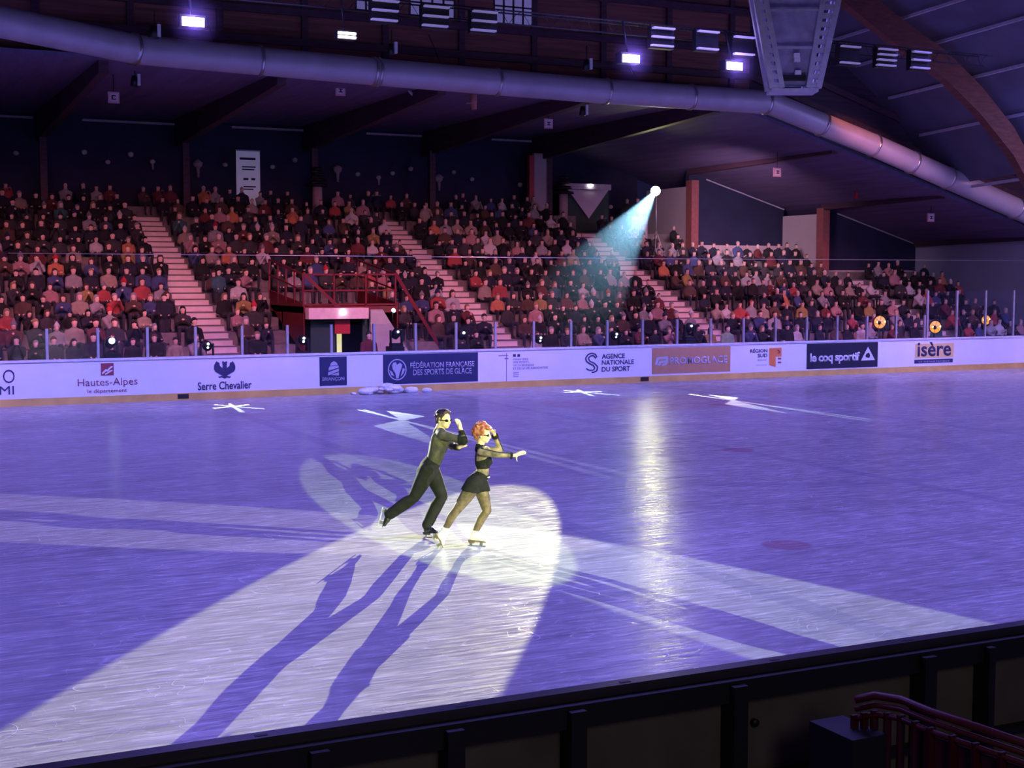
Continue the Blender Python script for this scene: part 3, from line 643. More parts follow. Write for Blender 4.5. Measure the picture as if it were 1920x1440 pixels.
for side, (b0, t0, b1, t1) in (('l', (1447, 1415, 1466, 1432)), ('r', (1515, 1540, 1534, 1569))):
    for k in range(25):
        y = 160 - k * 16; b = MB(); b.bar(hp(xe(b0, t0, y), y), hp(xe(b1, t1, y), y), .10, .10); b.build('rung', ALU, hf)
b = MB(); P4 = [hp(1466, 160, .2), hp(1515, 160, .2), hp(xe(1515, 1540, TOP), TOP, .2), hp(xe(1466, 1432, TOP), TOP, .2)]
b.hexa([P4[0], P4[1], P4[1] + Vector((0, .03, 0)), P4[0] + Vector((0, .03, 0))], [P4[3], P4[2], P4[2] + Vector((0, .03, 0)), P4[3] + Vector((0, .03, 0))])
b.build('back_panel', mat('translucent_panel', (.34, .32, .48), .5, var=.3, scale=3), hf)
for y in (22, 91): MB().bar(hp(xe(1466, 1432, y), y, .0), hp(xe(1515, 1540, y), y, .0), .05, .05).build('cross_bar', ALU, hf)
for y, x in ((104, 1494), (112, 1495), (136, 1497)): MB().box(tuple(hp(x - 6, y + 4, .02)), tuple(hp(x + 5, y - 4, .15))).build('fitting', WINK, hf)
MB().box(tuple(hp(1466, 150, .05)), tuple(hp(1512, 140, .18))).build('shelf', DARKMETAL, hf)
MB().box(tuple(hp(1447, 172, -.05)), tuple(hp(1534, 166, .6))).build('bottom_plate', ALU, hf)
area('wash_or_fill_light', tuple(HC + Vector((-3, -5, -2.5))), tuple(HC + Vector((0, 0, .8))), 48, (.66, .52, 1), 1, 1)  # added unseen fill that brightens the front of the hanging frame

# small things hanging from the soffit
for i, (px, py, X_) in enumerate(((213, 183, 'C'), (638, 170, 'E'), (1028, 232, 'H'), (1457, 323, 'I'), (1745, 408, 'S'))):
    p = onY(px, py, 44.0 if i < 4 else 43)
    sgn = empty('block_sign', p, label=['small square pink and white sign hanging at the upper left', 'dim small square sign hanging just above the middle left seats', 'small square sign hanging left of the triangular white sign', 'small square sign hanging below the duct right of the bright spot', 'small dim square sign hanging near the right end wall'][i], cat='sign')
    MB().box((-.17, -.03, -.17), (.17, .03, .17)).build('sign_box', mat('pink_sign', (.75, .40, .48), .6, var=.02), sgn)
    MB().box((-.12, -.04, -.12), (.12, -.031, .12)).build('sign_face', mat('sign_face', (.8, .7, .78), .6, var=.02), sgn)
    b = MB()
    if i == 0: b.box((-.07, -.055, -.07), (-.03, -.041, .07)); b.box((-.07, -.055, -.07), (.06, -.041, -.035)); b.box((-.07, -.055, .035), (.06, -.041, .07))
    else: b.box((-.07, -.055, .03), (.07, -.041, .06)); b.box((-.07, -.055, -.06), (.07, -.041, -.03)); b.box((-.02, -.055, -.03), (.02, -.041, .03))
    b.build('sign_mark', REDD, sgn); MB().tube([(0, 0, .17), (0, 0, max(.3, sz(p.x) - p.z))], .012, 6).build('drop_rod', DARKMETAL, sgn)
b = MB(); p = onY(788, 183, 43.5); b.tube([p + Vector((.85 * (t - .5), 0, .22 * (2 * t - 1) ** 2)) for t in np.linspace(0, 1, 11)], [.03, .05, .055, .06, .06, .06, .06, .06, .055, .05, .03], 10)
b.tube([p + Vector((-.42, 0, .2)), p + Vector((-.42, 0, 1.0))], .008, 5); b.tube([p + Vector((.42, 0, .2)), p + Vector((.42, 0, 1.0))], .008, 5)
b.build('hanging_streamer', mat('pale_cloth', (.62, .52, .62), .8), label='sagging crescent shaped pale streamer under the roof', cat='streamer')
p = onY(888, 186, 43.5); b = MB(); b.tube([p + Vector((0, 0, .32)), p + Vector((0, 0, -.1)), p + Vector((.02, 0, -.34))], [.11, .12, .08], 12); b.bar(p + Vector((-.05, 0, .32)), p + Vector((.26, 0, .33)), .05, .03); b.bar(p + Vector((-.28, 0, -.15)), p + Vector((.1, 0, -.12)), .05, .03)
b.tube([p + Vector((0, 0, .3)), p + Vector((0, 0, .8))], .01, 5); b.build('hanging_windsock', mat('orange_cloth', (.6, .25, .2), .8), label='narrow pinkish orange cloth tube hanging under the roof', cat='hanging ornament')
p = onY(1606, 355, 45); b = MB(); b.tube([p + Vector((0, 0, .45)), p + Vector((0, 0, .02))], .07, 10, 0); b.tube([p + Vector((0, 0, .02)), p + Vector((0, 0, -.4))], .08, 10, 1); b.tube([p + Vector((0, 0, .4)), p + Vector((0, 0, 1.2))], .01, 5, 1)
b.build('hanging_windsock', [mat('white_cloth', (.55, .45, .55), .8), REDP], label='narrow white and red cloth tube hanging at the right', cat='hanging ornament')

# things behind the top row
rb = empty('rollup_banner', (14.9, 54.6, 5.6), label='tall white roll up banner with dark text lines behind the top row', cat='banner')
MB().box((-.48, 0, .1), (.48, .02, 2.72)).build('banner_sheet', mat('glowing_banner_cloth', (.78, .78, .85), .6, var=.02, emis=(.6, .6, 1), es=.10), rb)  # sheet is no lamp; slight emission added to keep it pale
MB().box((-.5, -.1, 0), (.5, .12, .1)).build('base', ALU, rb); MB().box((-.49, -.02, 2.70), (.49, .04, 2.75)).build('top_bar', ALU, rb)
b = MB()
for z, x0, x1 in ((2.42, -.34, .3), (2.08, -.25, .3), (1.98, -.25, .25), (1.62, -.2, .0), (1.62, .12, .28), (1.3, -.2, .3), (1.2, -.2, .2)): b.box((x0, -.012, z - (.06 if z > 2.2 or abs(z - 1.62) < .01 else .02)), (x1, -.001, z + .03))
b.build('printed_lines', INK, rb)
ts = empty('entrance_kiosk', (30.0, 54.0, 5.4), label='dark green kiosk with white inverted triangle sign and lit lamp', cat='kiosk')
MB().box((-1.05, .1, -.1), (1.1, 1.4, 1.95)).build('body', GREEN, ts)
b = MB(); b.prism([(-1.0, 1.75), (1.05, 1.78), (.05, .5)], lambda u, v, t: (u, t, v), 0, .06); b.build('triangle_sign', mat('pale_sign', (.72, .58, .72), .6, var=.03), ts)
MB().box((-1.15, -.05, 1.78), (1.15, .3, 2.02)).build('top_beam', mat('pale_beam', (.6, .5, .6), .6), ts)
MB().ball((.08, -.12, 1.95), (.13, .06, .06), 12).build('lamp', emit('lit_kiosk_lamp', (1, 1, .95), 9), ts)
sw = (((30, 287), 's'), ((158, 286), 'w'), ((202, 304), 's'), ((245, 290), 'w'), ((286, 303), 'l'), ((371, 308), 'L'), ((422, 309), 's'), ((511, 313), 's'), ((553, 301), 'w'), ((633, 318), 'L'), ((671, 327), 's'), ((710, 333), 'l'), ((736, 325), 's'), ((770, 317), 'w'), ((823, 335), 'L'), ((851, 323), 's'), ((885, 336), 's'), ((975, 347), 'w'), ((1145, 388), 's'))
for i, ((px, py), t) in enumerate(sw):
    p = onY(px, py, 55.3); b = MB(); s_ = 1.7 if t == 'L' else 1.0
    b.ball((0, 0, 0), (.11 * s_, .08, .09 * s_), 12)
    if t in 'wL': b.tube([(0, 0, .12 * s_), (0, 0, .05)], [.02, .13 * s_], 10)
    if t in 'lL': b.tube([(0, 0, -.05), (.01, 0, -.3 * s_)], [.05 * s_, .03 * s_], 8)
    b.tube([(0, 0, 0), (0, 0, .5)], .004, 4, 1)
    o = b.build('hanging_ornament', [mat('dim_ornament', ((.4, .3, .32) if t == 'L' else (.5, .45, .5)), .8), BLACK], label={'s': 'small pale round ornament hanging on the dark back wall', 'w': 'small pale ornament with a pointed top hanging on the dark back wall', 'l': 'small pale ornament with a tail hanging on the dark back wall', 'L': 'larger banded pinkish ornament with top and tail on the dark back wall'}[t], cat='ornament', group='ornaments hanging on the dark back wall'); o.location = p

# ------------------------------------------------------------------ organic body tools
def nrm(v): return Vector(v).normalized()
def caps(b, p0, r0, p1, r1, lat=None, kl=1.0, kd=1.0, n=14):
    """tapered capsule; lat = sideways axis, kl / kd scale the section along it and across it"""
    p0 = Vector(p0); p1 = Vector(p1); a = p1 - p0; L = a.length
    a = a / L if L > 1e-6 else Vector((0, 0, 1))
    l = Vector(lat) if lat is not None else (Vector((0, 1, 0)) if abs(a.y) < .9 else Vector((1, 0, 0)))
    l = (l - a * l.dot(a)).normalized(); d = a.cross(l)
    rings = []
    for t in (80, 55, 28): rings.append((p0 - a * r0 * math.sin(R(t)), r0 * math.cos(R(t))))
    rings += [(p0, r0), (p0.lerp(p1, .5), (r0 + r1) / 2), (p1, r1)]
    for t in (28, 55, 80): rings.append((p1 + a * r1 * math.sin(R(t)), r1 * math.cos(R(t))))
    vs = []; fs = []
    for c, r in rings:
        for j in range(n):
            t = 2 * PI * j / n; vs.append(c + l * math.cos(t) * r * kl + d * math.sin(t) * r * kd)
    m_ = len(rings)
    for i in range(m_ - 1):
        for j in range(n): fs.append((i * n + j, i * n + (j + 1) % n, (i + 1) * n + (j + 1) % n, (i + 1) * n + j))
    fs.append(list(range(n))[::-1]); fs.append([(m_ - 1) * n + j for j in range(n)])
    b.add(vs, fs, 0, True)
def remesh(b, voxel, smooth=3, name='body', fac=.5):
    me = b.mesh('tmp', []); bm = bmesh.new(); bm.from_mesh(me); bmesh.ops.recalc_face_normals(bm, faces=bm.faces); bm.to_mesh(me); bm.free()
    o = bpy.data.objects.new('tmp', me); COL.objects.link(o)
    md = o.modifiers.new('r', 'REMESH'); md.mode = 'VOXEL'; md.voxel_size = voxel; md.use_smooth_shade = True
    bpy.context.view_layer.update(); dg = bpy.context.evaluated_depsgraph_get(); out = bpy.data.meshes.new_from_object(o.evaluated_get(dg))
    bpy.data.objects.remove(o); bpy.data.meshes.remove(me); out.materials.clear()
    bm = bmesh.new(); bm.from_mesh(out)
    for _ in range(smooth): bmesh.ops.smooth_vert(bm, verts=bm.verts, factor=fac, use_axis_x=True, use_axis_y=True, use_axis_z=True)
    for f in bm.faces: f.smooth = True
    bm.to_mesh(out); bm.free(); out.name = name; return out
def bone_labels(co, bones):
    """nearest bone index and position along it"""
    best = np.full(len(co), 1e9); idx = np.zeros(len(co), int); tt = np.zeros(len(co))
    for i, (nm, p0, r0, p1, r1) in enumerate(bones):
        a = np.array(p0); c = np.array(p1) - a; L2 = max(c @ c, 1e-9); t = np.clip(((co - a) @ c) / L2, 0, 1)
        d = np.linalg.norm(co - (a + t[:, None] * c), axis=1) / (r0 + (r1 - r0) * t)
        k = d < best; best[k] = d[k]; idx[k] = i; tt[k] = t[k]
    return idx, tt
def shell(me, mask, off, name, mt, parent, flare=None, label=None, smooth=1):
    """clothing: the masked faces of the body mesh moved outward, with cloth thickness"""
    bm = bmesh.new(); bm.from_mesh(me); bm.verts.ensure_lookup_table(); bm.normal_update()
    kill = [f for f in bm.faces if not any(mask[v.index] for v in f.verts)]
    idx = {v: v.index for v in bm.verts}
    for v in bm.verts:
        o_ = off if flare is None else off + flare[v.index]
        v.co = v.co + v.normal * o_
    bmesh.ops.delete(bm, geom=kill, context='FACES')
    bm.verts.ensure_lookup_table()
    for _ in range(smooth): bmesh.ops.smooth_vert(bm, verts=bm.verts, factor=.4, use_axis_x=True, use_axis_y=True, use_axis_z=True)
    m2 = bpy.data.meshes.new(name); bm.to_mesh(m2); bm.free(); m2.materials.append(mt)
    o = bpy.data.objects.new(name, m2); COL.objects.link(o); o.parent = parent
    sd = o.modifiers.new('thickness', 'SOLIDIFY'); sd.thickness = .003; sd.offset = 1
    return tag(o, label)
def hand(b, bones, wr, d, nrmv, s=1.0, curl=.25, thumb=None, spread=.10, k=1.0):
    """wr wrist, d pointing direction, nrmv palm normal, s handedness of the thumb side"""
    wr = Vector(wr); d = nrm(d); nv = Vector(nrmv); nv = (nv - d * nv.dot(d)).normalized(); sd = d.cross(nv) * s
    pe = wr + d * .075 * k; caps(b, wr + d * .015, .024 * k, pe, .030 * k, sd, 1.25, .55); bones.append(('hand', tuple(wr), .035, tuple(wr + d * .17), .035))
    for i, (o_, L) in enumerate(((.030, .070), (.011, .080), (-.009, .075), (-.027, .058))):
        fd = (d + sd * (o_ * 3.4 * spread * 10)).normalized(); p = pe + sd * o_ * k + d * .010
        c = curl * (1 + .15 * i); q = p + (fd * math.cos(c) + nv * math.sin(c)).normalized() * L * .5 * k; q2 = q + (fd * math.cos(c * 2.2) + nv * math.sin(c * 2.2)).normalized() * L * .5 * k
        caps(b, p, .0098 * k, q, .009 * k, n=8); caps(b, q, .009 * k, q2, .0075 * k, n=8)
    td = nrm(thumb) if thumb is not None else (sd * .8 + d * .6 + nv * .2).normalized()
    p = wr + d * .025 + sd * .024; caps(b, p, .0125 * k, p + td * .035 * k, .011 * k, n=8); caps(b, p + td * .035 * k, .011 * k, p + (td + d * .2).normalized() * .068 * k, .0085 * k, n=8)
def head(b, bones, c, f, s=1.0, tilt=0.0):
    """c centre of the head, f facing direction"""
    c = Vector(c); f = nrm(f); u = Vector((0, 0, 1)); u = (u - f * u.dot(f)).normalized(); l = u.cross(f)
    def E(o, r, n=18):
        vs = []; fs = []; k = n // 2; ce = c + (f * o[0] + l * o[1] + u * o[2]) * s
        for i in range(k + 1):
            for j in range(n):
                a = PI * i / k; t = 2 * PI * j / n; vs.append(ce + (f * r[0] * math.sin(a) * math.cos(t) + l * r[1] * math.sin(a) * math.sin(t) + u * r[2] * math.cos(a)) * s)
        for i in range(k):
            for j in range(n): fs.append((i * n + j, (i + 1) * n + j, (i + 1) * n + (j + 1) % n, i * n + (j + 1) % n))
        b.add(vs, fs, 0, True)
    E((-.012, 0, .030), (.098, .076, .082)); E((.022, 0, -.030), (.064, .058, .072)); E((.052, 0, -.082), (.026, .026, .020))   # skull, face, chin
    E((.020, .040, -.055), (.045, .018, .028)); E((.020, -.040, -.055), (.045, .018, .028))                                        # jaw
    E((.074, 0, .014), (.020, .045, .010)); E((.098, 0, -.018), (.014, .011, .024)); E((.092, 0, -.034), (.014, .016, .010))       # brow, nose
    E((.081, 0, -.057), (.010, .022, .006)); E((.080, 0, -.066), (.009, .019, .006))                                               # lips
    for sgn in (-1, 1): E((.045, .043 * sgn, -.015), (.026, .018, .018)); E((-.008, .077 * sgn, -.012), (.018, .010, .030), 12)     # cheeks, ears
    bones.append(('head', tuple(c + u * .03), .085, tuple(c - u * .07 + f * .02), .06))
    return c, f, l, u
def frame_at(px, py):
    g = onZ(px, py); return g, (g - C0).dot(FWD)
RZ = math.atan2(RGT.y, RGT.x)
def skate(par, ank, heel, toe, mt, solemt, k=1.0, label=None, side=0.0, shaft=.10, shin=None):
    """figure skate: boot, raised heel and sole, steel blade with two stanchions"""
    ank = Vector(ank); heel = Vector(heel); toe = Vector(toe); f = (toe - heel); L = f.length; f.normalize(); u = (ank - heel.lerp(toe, .28)); u = (u - f * u.dot(f)).normalized(); l = f.cross(u)
    b = MB(); sh = nrm(shin) if shin is not None else u
    h0 = heel + u * .045 + f * .045; caps(b, h0, .043 * k, heel + u * .05 + f * (L * .55), .040 * k, l, .95, .9); caps(b, heel + u * .05 + f * (L * .5), .040 * k, toe + u * .030 - f * .040, .030 * k, l, 1.1, .75)
    caps(b, h0, .046 * k, ank, .047 * k, l, .9, 1.05); caps(b, ank, .047 * k, ank + sh * shaft, .056 * k, l, .9, 1.05)
    caps(b, heel + u * .06 + f * .09, .04 * k, ank + f * .02, .045 * k, l, .9, 1)
    me = remesh(b, .008, 3, 'skate_boot'); me.materials.append(mt)
    bo = bpy.data.objects.new('skate_boot', me); COL.objects.link(bo); bo.parent = par; tag(bo, label)
    b = MB(); P = lambda a_, w_, h_: heel + f * (a_ * L) + l * w_ + u * h_
    b.hexa([P(.02, -.028, -.012), P(.30, -.028, -.012), P(.30, .028, -.012), P(.02, .028, -.012)], [P(0, -.032, .018), P(.34, -.034, .016), P(.34, .034, .016), P(0, .032, .018)])
    b.hexa([P(.0, -.034, .010), P(1.0, -.026, .004), P(1.0, .026, .004), P(.0, .034, .010)], [P(.0, -.034, .022), P(1.0, -.028, .012), P(1.0, .028, .012), P(.0, .034, .022)])
    b.build('sole', solemt, bo)
    b = MB()
    b.hexa([P(-.04, -.002, -.052), P(1.03, -.002, -.052), P(1.03, .002, -.052), P(-.04, .002, -.052)], [P(-.04, -.002, -.039), P(1.05, -.002, -.034), P(1.05, .002, -.034), P(-.04, .002, -.039)])
    for a0, a1 in ((.06, .24), (.66, .86)): b.hexa([P(a0, -.003, -.045), P(a1, -.003, -.045), P(a1, .003, -.045), P(a0, .003, -.045)], [P(a0 + .02, -.012, .008), P(a1 - .02, -.012, .008), P(a1 - .02, .012, .008), P(a0 + .02, .012, .008)])
    b.build('blade', STEEL, bo, label='steel blade')
    return bo

# ------------------------------------------------------------------ the two skaters
def skater(gpx, gpy, build):
    g, D = frame_at(gpx, gpy); T = Matrix.Rotation(-RZ, 3, 'Z')
    def P(px, py, w_=0.0): return T @ (C0 + ray(px, py) * (D + w_) - g)
    return g, P
SKIN = mat('skin', (.50, .36, .25), .5, var=.05, scale=12)
SKINW = mat('fair_skin', (.56, .40, .28), .5, var=.05, scale=12)
BLKCLOTH = mat('black_cloth', (.0095, .0095, .011), .85, var=.3, scale=14, bump=.3, spec=.2)
BLKKNIT = mat('black_knit', (.008, .008, .009), .9, var=.3, scale=40, bump=.4, spec=.2)
SHEERM = sheer_mat('sheer_black_mesh', (.035, .036, .034), .54); SHEERW = sheer_mat('sheer_light_mesh', (.025, .028, .025), .27); TIGHTS = sheer_mat('sheer_brown_tights', (.07, .045, .03), .42)
WBOOT = mat('white_leather', (.62, .62, .64), .4, var=.02); BBOOT = mat('black_leather', (.018, .018, .02), .35, var=.1); HEELW = mat('brown_heel', (.12, .07, .05), .5)
HAIRD = mat('dark_brown_hair', (.045, .028, .02), .55, var=.5, scale=30, bump=.5); HAIRR = mat('auburn_hair', (.27, .075, .03), .55, var=.45, scale=28, bump=.6)
LENSM = mat('dark_lens', (.01, .01, .012), .12)

def finish(name, b, bones, mt, g, label, cat='person', voxel=.0075):
    me = remesh(b, voxel, 4, name); me.materials.append(mt)
    o = bpy.data.objects.new(name, me); COL.objects.link(o); o.location = g; o.rotation_euler = (0, 0, RZ); tag(o, label, cat)
    co = np.array([v.co[:] for v in me.vertices]); idx, tt = bone_labels(co, bones); nm = np.array([bn[0] for bn in bones])[idx]
    return o, me, co, nm, tt
def bones_to(b, bones, lst, default_lat=None):
    for e in lst:
        nm, p0, r0, p1, r1 = e[:5]; kw = e[5] if len(e) > 5 else {}
        caps(b, p0, r0, p1, r1, **kw); bones.append((nm, tuple(p0), r0, tuple(p1), r1))
def glasses(par, c, f, l, u, s=1.0):
    b = MB()
    for sg in (-1, 1):
        ce = c + f * .088 * s + l * .034 * sg * s + u * .004 * s - f * .008
        pts = [(math.cos(t) * .031 * s, math.sin(t) * .017 * s) for t in np.linspace(0, 2 * PI, 17)[:-1]]
        b.prism(pts, lambda p, q, t, ce=ce, sg=sg: ce + (l * p + u * q + f * (t - abs(p) * .25 * (1 if p * sg > 0 else 0))), 0, .006)
        b.bar(ce + l * .028 * sg - f * .004, c + l * .083 * sg * s - f * .01 * s + u * .008, .006, .010)
    b.bar(c + f * .088 * s - l * .008, c + f * .088 * s + l * .008, .006, .006)
    return b.build('sunglasses', LENSM, par, label='dark sunglasses')
def tufts(par, c, f, l, u, spec, name, mt, label, voxel=.0085, sm=2):
    b = MB()
    for (a0, b0, z0, r0, a1, b1, z1, r1) in spec:
        caps(b, c + f * a0 + l * b0 + u * z0, r0, c + f * a1 + l * b1 + u * z1, r1, n=10)
    me = remesh(b, voxel, sm, name); me.materials.append(mt); o = bpy.data.objects.new(name, me); COL.objects.link(o); o.parent = par; return tag(o, label)

# --- the man in black trousers
g, P = skater(800, 1010, None)
b = MB(); bn = []
lat = (0.15, 1, 0)
hipc = P(803, 878); HN = P(802, 883, -.085); HFp = P(808, 882, .085)
kneeF = P(829, 931, .06); ankF = P(801, 984, .04); kneeR = P(776, 933, -.10); ankR = P(731, 964, -.06)
chest = P(823, 834, -.02); belly = P(814, 862, -.01); neck = P(824, 806, -.02)
shN = P(828, 815, -.20); shF = P(826, 813, .15)
elN = P(869, 826, -.27); wrN = P(864.5, 806, -.22)
elF = P(848, 837, .12); wrF = P(861, 839, -.15)
def mid(a, c, t=.5): return Vector(a).lerp(Vector(c), t)
bones_to(b, bn, [
    ('pelvis', HN, .098, HFp, .098), ('pelvis', hipc, .115, P(811, 866), .105, dict(lat=(0, 1, 0), kl=1.35, kd=.95)),
    ('pelvis', P(796, 886, -.05), .095, P(798, 890, .06), .095),
    ('torso', P(811, 866), .100, belly, .098, dict(lat=(0, 1, 0), kl=1.35, kd=.92)), ('torso', belly, .098, chest, .120, dict(lat=(0, 1, 0), kl=1.32, kd=.95)),
    ('torso', chest, .120, P(825, 818, -.02), .085, dict(lat=(0, 1, 0), kl=1.45, kd=.95)), ('torso', mid(shN, neck, .25), .062, mid(shF, neck, .25), .062),
    ('torso', P(819, 822, -.13), .068, P(813, 852, -.07), .055), ('torso', P(832, 826, .07), .062, P(835, 826, -.09), .062),
    ('neck', P(822, 812, -.02), .066, P(828, 795, -.02), .056),
    ('uarmN', shN, .058, mid(shN, elN, .5), .046), ('uarmN', mid(shN, elN, .5), .046, elN, .040), ('farmN', elN, .040, wrN, .026),
    ('uarmF', shF, .056, elF, .042), ('farmF', elF, .040, wrF, .026),
    ('thighF', HFp, .100, mid(HFp, kneeF, .5), .086), ('thighF', mid(HFp, kneeF, .5), .086, kneeF, .063), ('shinF', kneeF, .060, mid(kneeF, ankF, .35) + Vector((-.008, 0, 0)), .060), ('shinF', mid(kneeF, ankF, .35) + Vector((-.008, 0, 0)), .060, ankF, .042),
    ('thighR', HN, .104, mid(HN, kneeR, .5), .088), ('thighR', mid(HN, kneeR, .5), .088, kneeR, .064), ('shinR', kneeR, .060, mid(kneeR, ankR, .35), .062), ('shinR', mid(kneeR, ankR, .35), .062, ankR, .042)])
hc, hf_, hl, hu = head(b, bn, P(831.5, 787.5, -.03), (.80, -.55, -.04), 1.04)
hand(b, bn, wrN, P(856, 781, -.17) - wrN, (-.35, .5, 0.1), s=1, curl=.10, thumb=(.1, -.4, .9), spread=.06)
hand(b, bn, wrF, P(875, 830, -.24) - wrF, (0, .45, .9), s=-1, curl=.45, spread=.08)
man, me, co, nm, tt = finish('person', b, bn, SKIN, g, 'male skater in sheer black shirt and black trousers lunging behind his partner')
leg = np.isin(nm, ['thighF', 'thighR', 'shinF', 'shinR', 'pelvis'])
fl = np.zeros(len(co))
for q, kn, an in (('shinF', kneeF, ankF), ('shinR', kneeR, ankR)):
    a_ = np.array(an - kn); t_ = np.clip(((co - np.array(kn)) @ a_) / (a_ @ a_), 0, 1); fl = np.where(nm == q, .016 * t_, fl)
fl = np.where(leg, fl, 0)
wobble = np.array([noise.noise(Vector(c_) * 9) for c_ in co]) * .006
shell(me, leg, .010, 'trousers', BLKCLOTH, man, flare=fl + wobble, label='black trousers', smooth=3)
ztop = co[:, 2]
sh = np.isin(nm, ['torso', 'uarmN', 'uarmF', 'farmN', 'farmF']) | ((nm == 'neck') & (tt < .35)) | ((nm == 'pelvis') & (co[:, 2] > hipc.z + .03))
shell(me, sh, .006, 'shirt', SHEERM, man, flare=wobble, label='sheer black mesh shirt', smooth=2)
cu = ((nm == 'farmN') & (tt > .45) & (tt < .97)); shell(me, cu, .011, 'cuff', BLKKNIT, man)
cu = ((nm == 'farmN') & (tt <= .2)) | ((nm == 'uarmN') & (co[:, 0] > mid(shN, elN, .78).x)); shell(me, cu, .014, 'elbow_band', BLKKNIT, man, flare=np.abs(wobble) * 2)
cu = ((nm == 'farmF') & (tt > .55)); shell(me, cu, .010, 'cuff', BLKKNIT, man)
bt = MB(); cc = P(814, 864)
sp = []
rr = random.Random(5)
for i in range(70):
    th = rr.uniform(0, 2 * PI); el = rr.uniform(.05, 1.5)
    a0 = -.02 + .088 * math.cos(th) * math.cos(el); b0 = .075 * math.sin(th) * math.cos(el); z0 = .040 + .080 * math.sin(el)
    if a0 > .045 and z0 < .085: continue
    sp.append((a0, b0, z0, .022, a0 + .022 + rr.uniform(-.01, .02), b0 * 1.08, z0 + rr.uniform(.0, .02), .010))
for sg in (-1, 1):
    sp += [(-.03, .068 * sg, .035, .020, -.045, .064 * sg, -.015, .014), (.02, .070 * sg, .03, .012, .012, .072 * sg, -.005, .007), (-.075, .03 * sg, .02, .030, -.080, .028 * sg, -.04, .018)]
sp += [(.04, -.05 + .02 * i, .092, .020, .062, -.052 + .021 * i, .128 - .008 * abs(i - 2), .008) for i in range(6)]
tufts(man, hc, hf_, hl, hu, [tuple(q * 1.04 for q in t_) for t_ in sp], 'hair', HAIRD, 'short dark brown hair swept up')
glasses(man, hc, hf_, hl, hu, 1.04)
skate(man, ankF + Vector((0, 0, -.01)), P(796, 1001, .05), P(821, 1001, -.10), BBOOT, BBOOT, 1.05, 'black skate boot', shin=kneeF - ankF, shaft=.05)
skate(man, ankR + Vector((-.01, 0, -.01)), P(724, 954, -.06), P(716, 988, -.06), BBOOT, BBOOT, 1.05, 'black skate boot pointing down', shin=kneeR - ankR, shaft=.04)

# --- the woman in shorts
g, P = skater(893, 1024, None)
b = MB(); bn = []
hipc = P(893, 904); HN = P(890, 909, -.08); HFp = P(899, 909, .075)
kneeN = P(855, 958, -.09); ankN = P(833, 996, -.06)      # near leg stretched back
kneeF = P(913, 957, .06); ankF = P(889, 1001, .04)
waist = P(905, 889); rib = P(905, 866); chest = P(905, 855); neckb = P(900, 838)
shN = P(902, 847, -.16); shF = P(914, 846, .14)
elN = P(932, 853, -.24); wrN = P(964, 854, -.22)
elF = P(938, 844, .20); wrF = P(927, 813, .10)
bones_to(b, bn, [
    ('pelvis', HN, .092, HFp, .092), ('pelvis', hipc, .100, P(901, 893), .085, dict(lat=(0, 1, 0), kl=1.35, kd=.98)), ('pelvis', P(884, 908, -.06), .075, P(886, 909, .06), .075),
    ('torso', P(901, 893), .080, waist, .075, dict(lat=(0, 1, 0), kl=1.3, kd=1)), ('torso', waist, .075, rib, .084, dict(lat=(0, 1, 0), kl=1.3, kd=1)),
    ('torso', rib, .088, chest, .088, dict(lat=(0, 1, 0), kl=1.32, kd=1)), ('torso', P(914, 865, -.055), .055, P(914, 865, .06), .055), ('torso', chest, .088, P(902, 844), .060, dict(lat=(0, 1, 0), kl=1.4, kd=1)),
    ('torso', mid(shN, neckb, .2), .048, mid(shF, neckb, .2), .048), ('neck', P(899, 843), .052, P(903, 824), .043),
    ('uarmN', shN, .048, elN, .037), ('farmN', elN, .036, wrN, .023), ('uarmF', shF, .046, elF, .036), ('farmF', elF, .036, wrF, .022),
    ('thighN', HN + Vector((-.01, 0, 0)), .096, mid(HN, kneeN, .5), .077), ('thighN', mid(HN, kneeN, .5), .077, kneeN, .052), ('shinN', kneeN, .050, mid(kneeN, ankN, .3) + Vector((-.01, 0, .008)), .053), ('shinN', mid(kneeN, ankN, .3) + Vector((-.01, 0, .008)), .053, ankN, .033),
    ('thighF', HFp, .094, mid(HFp, kneeF, .5) + Vector((.005, 0, 0)), .076), ('thighF', mid(HFp, kneeF, .5) + Vector((.005, 0, 0)), .076, kneeF, .054), ('shinF', kneeF, .050, mid(kneeF, ankF, .35) + Vector((-.012, 0, 0)), .052), ('shinF', mid(kneeF, ankF, .35) + Vector((-.012, 0, 0)), .052, ankF, .033)])
hc, hf_, hl, hu = head(b, bn, P(905.5, 815), (.97, -.18, -.10), .98)
hand(b, bn, wrN, P(983, 847, -.20) - wrN, (.1, .6, -.6), s=-1, curl=.08, thumb=(-.12, 0, -1), spread=.05, k=.92)
hand(b, bn, wrF, P(911, 797, .02) - wrF, (-.3, -.6, -.4), s=1, curl=.12, spread=.05, k=.92)
wom, me, co, nm, tt = finish('person', b, bn, SKINW, g, 'female skater with auburn curls in black shorts and white skates, arms out')
wobble = np.array([noise.noise(Vector(c_) * 10) for c_ in co]) * .006
hem = P(890, 919).z; hem2 = P(890, 924).z
sh = (nm == 'pelvis') | ((nm == 'torso') & (co[:, 2] < P(0, 894).z)) | (np.isin(nm, ['thighN', 'thighF']) & (co[:, 2] > hem + (co[:, 0] - HN.x) * -.12))
fl = np.where(np.isin(nm, ['thighN', 'thighF']), .014, .004)
shell(me, sh, .008, 'shorts', BLKCLOTH, wom, flare=fl + wobble, label='loose black shorts', smooth=3)
tg = np.isin(nm, ['thighN', 'thighF', 'shinN', 'shinF']); shell(me, tg, .0025, 'tights', TIGHTS, wom, label='sheer brown tights', smooth=0)
